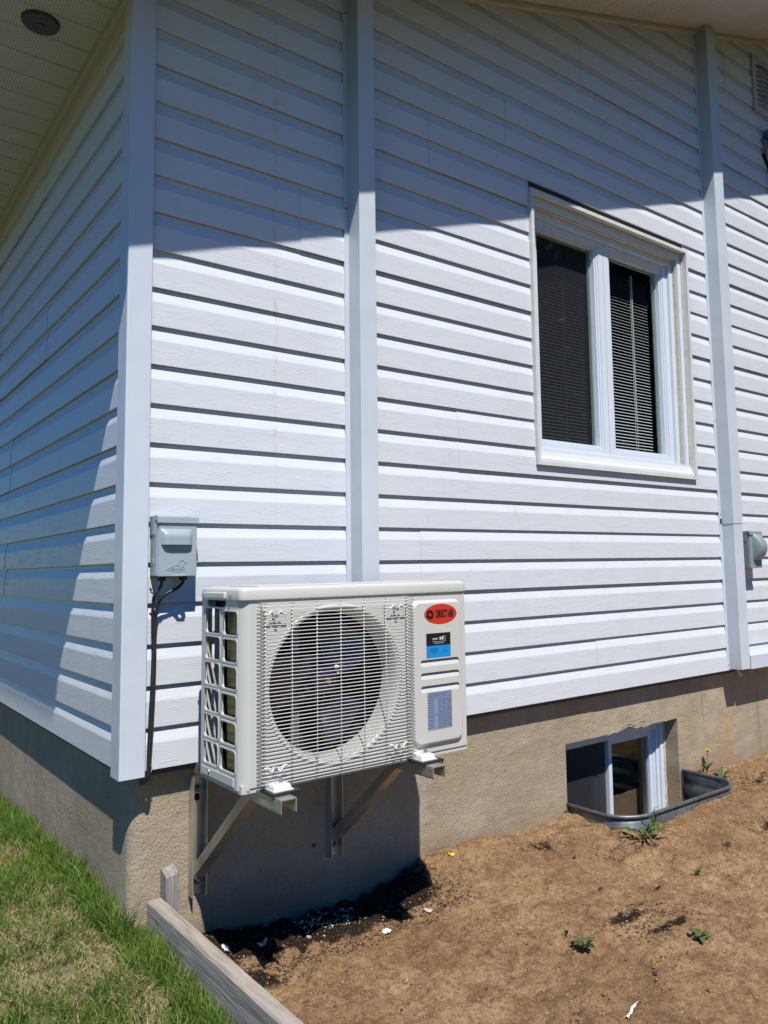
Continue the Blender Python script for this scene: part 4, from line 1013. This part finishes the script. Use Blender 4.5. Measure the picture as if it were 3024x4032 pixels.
# feet
for xf in (.262,.762):
    for (y0_,y1_) in ((-.522,-.462),(-.192,-.150)):
        ft = MB(); ft.box(xf-.030,xf+.030,y0_,y1_,.006,.009)
        V = []
        for g, z_ in ((0,.009),(.002,.0175),(.0055,.0225),(.0105,.0245)):
            V.append([(p,q,z_) for p,q in rrect(xf-.028+g,xf+.028-g,y0_+.003+g,y1_-(0 if y1_ > -.4 else -.01),.007,4)])
        nq = len(V[0]); ft.add([p for r_ in V for p in r_], [(i*nq+k,i*nq+(k+1)%nq,(i+1)*nq+(k+1)%nq,(i+1)*nq+k) for i in range(3) for k in range(nq)]+[tuple(3*nq+k for k in range(nq))])
        f_ = mk('foot', fix(ft.mesh()), M['footw'], ac)
        pd = MB().box(xf-.040,xf+.048,y0_-.010,y1_+.004,-.0005,.0058,.001)
        for q in range(9): pd.box(xf-.040+q*.0096,xf-.036+q*.0096,y0_-.0135,y0_-.0095,-.007,.004)
        mk('rubber_pad', fix(pd.mesh()), M['rubber'], f_)
        b_ = MB().tube([(xf+.004,y0_+.028,.020),(xf+.004,y0_+.028,.036)], .0042, 8).tube([(xf+.004,y0_+.028,.0245),(xf+.004,y0_+.028,.031)], .0075, 6); mk('foot_bolt', b_.mesh(), M['galvscrew'], f_)

# ------------------------------------------------------------------ brackets
def channel(mb, a, b, w, d, t, updir, closed='web'):
    """U channel from a to b, web centred on the line, flanges along updir"""
    a, b, u = Vector(a), Vector(b), Vector(updir).normalized(); t_ = (b-a).normalized(); s_ = t_.cross(u).normalized()
    sec = [(-w/2,0),(w/2,0),(w/2,d),(w/2-t,d),(w/2-t,t),(-w/2+t,t),(-w/2+t,d),(-w/2,d)]
    V = [p+s_*x_+u*y_ for p in (a,b) for x_,y_ in sec]; n = 8
    mb.add(V, [(i,(i+1)%n,(i+1)%n+n,i+n) for i in range(n)]+[(0,1,4,5),(1,2,3,4),(0,5,6,7),(8,13,12,9),(9,12,11,10),(8,15,14,13)])
    # extruded ribs on the outer faces
    for sg in (-1,1):
        for q in range(4):
            o_ = d*(.2+.2*q); c_ = [p+s_*sg*(w/2+.0006)+u*(o_+e) for p in (a,b) for e in (-.0016,.0016)]
            c2 = [p+s_*sg*(w/2)+u*(o_+e) for p in (a,b) for e in (-.003,.003)]
            mb.add(c_+c2, [(0,1,3,2),(0,4,6,2)[::1],(1,5,7,3)])
    return mb
def bracket(xc, label):
    r = tag(empty('wall_bracket', (xc,YF,-.2)), label, 'bracket', None)
    mk('wall_channel', fix(channel(MB(), (xc,YF-.0005,-.055), (xc,YF-.0005,-.425), .048, .036, .003, (0,-1,0)).mesh()), M['alu'], r)
    mk('support_arm', fix(channel(MB(), (xc,YF-.002,-.0015), (xc,-.572,-.0015), .047, .036, .003, (0,0,-1)).mesh()), M['alu'], r)
    mk('diagonal_brace', fix(channel(MB(), (xc,.026,-.362), (xc,-.385,-.030), .040, .030, .003, (0,.63,.78)).mesh()), M['alu'], r)
    for z_ in (-.095,-.385):
        MB().tube([(xc+.004,YF-.003,z_),(xc+.004,YF-.022,z_)], .006, 8).tube([(xc+.004,YF-.004,z_),(xc+.004,YF-.007,z_)], .013, 14).build('anchor_bolt', M['metalg'], r)
    pt = MB(); plate(pt, [rrect(xc-.008,xc+.010,-.135,-.112,.008,4)], lambda a,b: (a,YF-.0042,b), lambda a,b: (a,YF-.0036,b)); mk('slot_hole', fix(pt.mesh()), M['black'], r)
    return r
bracket(.250, 'aluminium wall bracket under the left end of the air conditioner beside the stake')
bracket(.758, 'aluminium wall bracket under the right end of the air conditioner in its shadow')
# leftover dark mark and old bolt beside the right bracket
MB().tube([(.683,YF,-.375),(.683,YF-.014,-.375)], .007, 8).build('old_bolt', M['metalg'])
tag(bpy.data.objects['old_bolt'], 'old rusty bolt stub in the foundation left of the right bracket', 'bolt')

# ------------------------------------------------------------------ scatter on the soil
def lump_mesh(pts, sizes, seed, flat=.6):
    rs_ = np.random.RandomState(seed)
    base = np.array([(1,0,0),(-1,0,0),(0,1,0),(0,-1,0),(0,0,1),(0,0,-1)], float)
    fc = np.array([(0,2,4),(2,1,4),(1,3,4),(3,0,4),(2,0,5),(1,2,5),(3,1,5),(0,3,5)])
    n = len(pts); B = base[None]*(.6+.8*rs_.rand(n,6,1))
    a = rs_.rand(n)*6.28; c, s_ = np.cos(a), np.sin(a)
    X = B[...,0]*c[:,None]-B[...,1]*s_[:,None]; Y = B[...,0]*s_[:,None]+B[...,1]*c[:,None]; Z = B[...,2]*flat+.2*X
    V = np.stack([X*(.7+.6*rs_.rand(n,1)),Y,Z],-1)*sizes[:,None,None]+pts[:,None,:]
    T = (np.arange(n)[:,None,None]*6+fc[None]).reshape(-1,3)
    return tri_mesh(V.reshape(-1,3), T, np.zeros(n*6))
def soil_pts(n, x0,x1,y0,y1, lift=.001):
    x = x0+rs.rand(n)*(x1-x0); y = y0+rs.rand(n)*(y1-y0)
    k = wellmask(x,y)&~((x>1.99)&(x<2.92)&(y>-.30)); x, y = x[k], y[k]
    return np.stack([x,y,dirt_h(x,y)+lift],-1)
P = soil_pts(650,.13,4.3,-1.8,.05); tag(mk('pebbles', lump_mesh(P, (.0010+.0036*rs.rand(len(P))**3), 1), M['stone']), 'scattered tiny pale pebbles over the bare soil', 'pebbles', kind='stuff')
P1 = soil_pts(1200,.13,4.3,-1.8,.05); P2 = soil_pts(7000,.15,1.15,-.30,.05); P3 = np.concatenate([(lambda q: q[np.abs(vnoise(q[:,0],q[:,1],18,77)) > .06])(soil_pts(520,cx-.17,cx+.17,cy-.06,cy+.06)) for cx,cy in ((1.95,-.33),(1.45,-.74),(1.5,-.85),(2.72,-.55),(1.66,-.12),(.3,-.3),(3.1,-.2))])
P = np.concatenate([P1,P2,P3]); sz = np.concatenate([.0010+.0040*rs.rand(len(P1))**3,.0008+.0042*rs.rand(len(P2))**3,.001+.0040*rs.rand(len(P3))**3])
tag(mk('soil_clods', lump_mesh(P, sz, 2, .5), M['clod']), 'dark crumbs and clods of soil scattered along the foundation', 'soil clods', kind='stuff')
P = soil_pts(12000,.13,3.6,-1.7,.05); tag(mk('sand_crumbs', lump_mesh(P, .0012+.0055*rs.rand(len(P))**3.2, 3, .5), M['clodl']), 'sandy crumbs littering the bare soil', 'sand crumbs', kind='stuff')
tw = MB()
for i in range(330):
    x_ = rs.uniform(.15,3.6); y_ = rs.uniform(-1.6,.04)
    if not wellmask(x_,y_) or (1.98 < x_ < 2.93 and y_ > -.31): continue
    a = rs.rand()*6.28; L = rs.uniform(.008,.03); q = []
    for t_ in (-.5,0,.5):
        xx, yy = x_+math.cos(a)*L*t_+rs.uniform(-.002,.002), y_+math.sin(a)*L*t_+rs.uniform(-.002,.002); q.append((xx,yy,float(dirt_h(np.array(xx),np.array(yy)))+.002+rs.rand()*.003))
    tw.tube(q, .0007, 4)
tag(tw.build('dry_litter', M['twig']), 'bits of dry stalk and root lying on the bare soil', 'plant litter', kind='stuff')
# vermiculite-like pale crumbs in the hollow under the unit
P = soil_pts(150,.52,.78,-.13,.03,.003); tag(mk('pale_crumbs', lump_mesh(P, .002+.006*rs.rand(len(P))**2, 6, .8), M['stone']), 'pale crumbs piled in the shaded hollow under the air conditioner', 'crumbs', kind='stuff')
def single_lump(name, x_, y_, s_, mat, label, cat, flat=.6, seed=0, n=7):
    rs_ = np.random.RandomState(seed); bm = bmesh.new()
    for i in range(n):
        mt = Matrix.Translation((x_+rs_.randn()*s_*.55, y_+rs_.randn()*s_*.4, float(dirt_h(np.array(x_),np.array(y_)))+s_*.3*flat+rs_.rand()*s_*.25)) @ Matrix.Diagonal((s_*(.4+.4*rs_.rand()),s_*(.35+.35*rs_.rand()),s_*flat*(.4+.4*rs_.rand()),1))
        bmesh.ops.create_icosphere(bm, subdivisions=2, radius=1, matrix=mt)
    for v in bm.verts: v.co += Vector(rs_.randn(3))*s_*.035
    me = bpy.data.meshes.new(name); bm.to_mesh(me); bm.free(); return tag(mk(name, me, M[mat]), label, cat)
single_lump('foam_lump', .772, -.252, .015, 'foam', 'white lumpy foam scrap at the shadow edge under the unit', 'foam scrap', .7, 1)
single_lump('foam_lump', .965, -.235, .013, 'stone', 'pale crumbly stone at the right end of the unit shadow', 'stone', .5, 2)
single_lump('dark_stone', 2.345, -.535, .018, 'clod', 'dark brown flat stone on the soil below the window well', 'stone', .5, 3)
single_lump('dark_stone', 1.18, -1.02, .010, 'clod', 'small dark clod near the bottom right plantain', 'stone', .8, 4, 3)
single_lump('dark_stone', 1.545, -.52, .011, 'clod', 'thin dark stone on the sandy soil right of the shadow', 'stone', .4, 5, 4)
def scrap(name, x_, y_, sx, sy, rot, mat, label, cat, seed):
    rs_ = np.random.RandomState(seed); n = 7; V = []
    for i in range(n+1):
        for j in (0,.5,1):
            u, v_ = (i/n-.5)*sx, (j-.5)*sy*(1-.7*abs(i/n-.5)*2*rs_.rand()); a, b = u*math.cos(rot)-v_*math.sin(rot), u*math.sin(rot)+v_*math.cos(rot)
            V.append((x_+a, y_+b, float(dirt_h(np.array(x_+a),np.array(y_+b)))+.004+.006*rs_.rand()))
    mb = MB().add(V, [(i*3+j,(i+1)*3+j,(i+1)*3+j+1,i*3+j+1) for i in range(n) for j in (0,1)]); o = mb.build(name, M[mat]); md = o.modifiers.new('s','SOLIDIFY'); md.thickness = .0006
    return tag(o, label, cat)
scrap('plastic_scrap', .975, -1.10, .065, .008, .15, 'foam', 'thin white plastic scrap on the soil at the bottom edge', 'plastic scrap', 1)
scrap('plastic_film', .40, -.115, .05, .02, .6, 'foam', 'crumpled whitish plastic film in the shade near the board', 'plastic film', 2)
scrap('plastic_film', .285, -.10, .035, .016, 1.8, 'foam', 'small torn plastic film against the soil beside the board', 'plastic film', 3)
MB().tube(crv([(x_,y_,float(dirt_h(np.array(x_),np.array(y_)))+.004) for x_,y_ in ((.72,-.95),(.735,-.93),(.75,-.94),(.758,-.965))]), .0012, 5).build('root_curl', M['twig'])
tag(bpy.data.objects['root_curl'], 'thin curled brown root lying on open sandy soil', 'root')
MB().tube(crv([(1.93,-.31,-.555),(1.935,-.30,-.53),(1.93,-.29,-.50),(1.925,-.29,-.482)]), .0014, 5).tube([(1.93,-.30,-.53),(1.918,-.31,-.51)], .001, 5).build('dead_stalk', M['twig'])
tag(bpy.data.objects['dead_stalk'], 'dead dry stalk standing in the soil left of the window well', 'dead stalk')

# ------------------------------------------------------------------ weeds
def leafmesh(L, W, toothed, droop=.5, n=9):
    V = []; 
    for i in range(n+1):
        t_ = i/n; w = W*math.sin(math.pi*min(1,t_**.8*.96+.03))*(.35+.65*t_ if toothed else 1)
        if not toothed: w = W*(math.sin(math.pi*min(1,t_**1.35))**.8+.10)*(1 if t_ < .98 else .2)
        if toothed: w *= (1.25 if i % 2 else .40)
        z_ = L*(.32*math.sin(t_*math.pi*.75)-droop*.25*t_*t_); back = -L*.03 if (toothed and i % 2) else 0
        V += [(L*t_*.95+back,-w/2,z_+w*.15),(L*t_*.95,0,z_),(L*t_*.95+back,w/2,z_+w*.15)]
    return pyd(V, [(i*3+j,(i+1)*3+j,(i+1)*3+j+1,i*3+j+1) for i in range(n) for j in (0,1)])
lt = leafmesh(1,.20,True); lt.materials.append(M['leaf']); lo = leafmesh(1,.30,False); lo.materials.append(M['leafd'])
lg = leafmesh(1,.05,False,.2); lg.materials.append(M['leaf'])
def weed(name, x_, y_, size, n, kind, label, cat, seed, zoff=0, up=.0, arc=(0,6.28)):
    rs_ = np.random.RandomState(seed); z_ = float(dirt_h(np.array(x_),np.array(y_)))+zoff+.002
    r = tag(empty(name, (x_,y_,z_)), label, cat, 'weeds on the bare soil')
    for i in range(n):
        o = bpy.data.objects.new('leaf', {'t':lt,'o':lo,'g':lg}[kind]); COL.objects.link(o); o.parent = r
        s_ = size*(.55+.55*rs_.rand()); o.scale = (s_,s_*(.8+.5*rs_.rand()),s_*(.6+.6*rs_.rand()))
        o.rotation_euler = (rs_.uniform(-.3,.3), -up-rs_.uniform(-.05,.35), arc[0]+(arc[1]-arc[0])*i/n+rs_.uniform(-.25,.25))
    return r
weed('dandelion', 2.035, -.345, .135, 15, 't', 'large dandelion rosette on the soil in front of the window well', 'dandelion', 1)
weed('dandelion', 2.16, -.335, .07, 7, 't', 'small dandelion rosette right beside the tall grass shoot', 'dandelion', 2)
weed('grass_shoot', 2.115, -.335, .13, 6, 'g', 'upright green grass shoot standing before the window well rim', 'grass shoot', 3, 0, .95)
weed('leafy_weed', 2.005, -.62, .045, 15, 't', 'compact leafy green weed in the middle of the soil', 'weed', 4, 0, .35)
weed('plantain', 1.49, -.965, .055, 12, 'o', 'broad leaved plantain rosette at the lower right', 'plantain', 5, 0, .1)
weed('plantain', 1.150, -.785, .055, 11, 'o', 'plantain weed with narrow pointed leaves at lower centre', 'plantain', 6, 0, .3)
weed('seedling', 1.225, -.165, .032, 7, 't', 'small green seedling just right of the unit shadow', 'weed', 7, 0, .2)
weed('seedling', 3.02, -.33, .05, 8, 't', 'green weed at the right edge of the soil', 'weed', 8, 0, .3)
weed('dandelion', 3.02, -.10, .10, 9, 't', 'flat dandelion leaves on the soil right of the window well', 'dandelion', 9, 0, .1, (-1.2,2.0))
weed('sprout', 1.68, -.27, .02, 5, 'o', 'tiny green sprout on the slope left of the window well', 'weed', 10, 0, .3)
weed('sprout', 1.16, -.70, .03, 3, 'o', 'single small green sprout above the lower centre plantain', 'weed', 12, 0, .8)
d = weed('flowering_dandelion', 3.075, .025, .085, 12, 't', 'dandelion with one yellow flower behind the window well against the foundation', 'dandelion', 11, .0, .5)
z_ = float(dirt_h(np.array(3.075),np.array(.025)))
fz = .105
st_ = MB().tube(crv([(0,0,0),(.004,0,.05),(.010,-.004,fz)]), .0016, 6).mesh(); o = mk('flower_stem', st_, M['leaf']); o.parent = d
mb = MB()
for lv, (R0, zz) in enumerate(((.016,0),(.0125,.004),(.008,.007))):
    for k in range(22-lv*5):
        a = 2*math.pi*k/(22-lv*5)+lv*.1; c, s_ = math.cos(a), math.sin(a); w = .0022
        mb.add([(.010-s_*w*.5,-.004+c*w*.5,fz+zz),(.010+s_*w*.5,-.004-c*w*.5,fz+zz),(.010+c*R0+s_*w,-.004+s_*R0-c*w,fz+zz+.004),(.010+c*R0-s_*w,-.004+s_*R0+c*w,fz+zz+.004)], [(0,1,2,3)])
o = mk('flower_head', mb.mesh(), M['yellow']); o.parent = d
scrap('fallen_petals', 1.255, -.012, .03, .015, .3, 'yellow', 'small scrap of withered yellow petals at the foundation', 'petals', 5)

# ------------------------------------------------------------------ trees beyond the yard, mirrored in the panes
def tree(x_, y_, hgt, rad, seed, label):
    rs_ = np.random.RandomState(seed); r = tag(empty('tree', (x_,y_,-.86)), label, 'tree', 'trees across the yard')
    pts = [(0,0,0),(.1,.05,hgt*.3),(0,.1,hgt*.6),(.1,0,hgt*.92)]
    t_ = MB().tube(pts, [hgt*.03,hgt*.022,hgt*.015,hgt*.004], 9)
    for i in range(9):
        a = rs_.rand()*6.28; z0_ = hgt*(.25+.6*i/9); t_.tube([(0,0,z0_),(math.cos(a)*rad*.4,math.sin(a)*rad*.4,z0_+rad*.2),(math.cos(a)*rad*.8,math.sin(a)*rad*.8,z0_+rad*.45)], [.06,.04,.012], 6)
    o = mk('trunk', t_.mesh(), M['bark']); o.parent = r
    n = 26000; cl_n = 130
    cc = rs_.randn(cl_n,3); cc /= np.linalg.norm(cc,axis=1)[:,None]; cc *= (rs_.rand(cl_n,1)**.4); cc = cc*np.array([rad,rad,hgt*.40])+np.array([0,0,hgt*.58])
    P = cc[rs_.randint(0,cl_n,n)]+rs_.randn(n,3)*rad*.17
    a = rs_.randn(n,3); a /= np.linalg.norm(a,axis=1)[:,None]; b = np.cross(a, rs_.randn(n,3)); b /= np.linalg.norm(b,axis=1)[:,None]; s_ = (.05+.06*rs_.rand(n,1))
    V = np.stack([P-a*s_,P+b*s_*.6,P+a*s_,P-b*s_*.6],1).reshape(-1,3); T = (np.arange(n)[:,None,None]*4+np.array([[0,1,2],[0,2,3]])[None]).reshape(-1,3)
    o = mk('crown', tri_mesh(V,T,np.zeros(n*4)), M['crown']); o.parent = r
for i, (a, b, h_, r_, lab) in enumerate(((11,-6.5,9.5,2.6,'tall dark tree across the yard mirrored in the left pane'),(14.5,-8,11,3.0,'tallest tree across the yard behind the others'),(9,-10.5,9,2.6,'dark tree across the yard nearest the lawn side'),(16,-4.5,9,2.6,'dark tree across the yard nearest the house line'),(12.5,-12,10,3.0,'broad tree at the far corner of the yard'),(18,-10,12,3.4,'farthest tall tree beyond the yard'))): tree(a,b,h_,r_,20+i,lab)
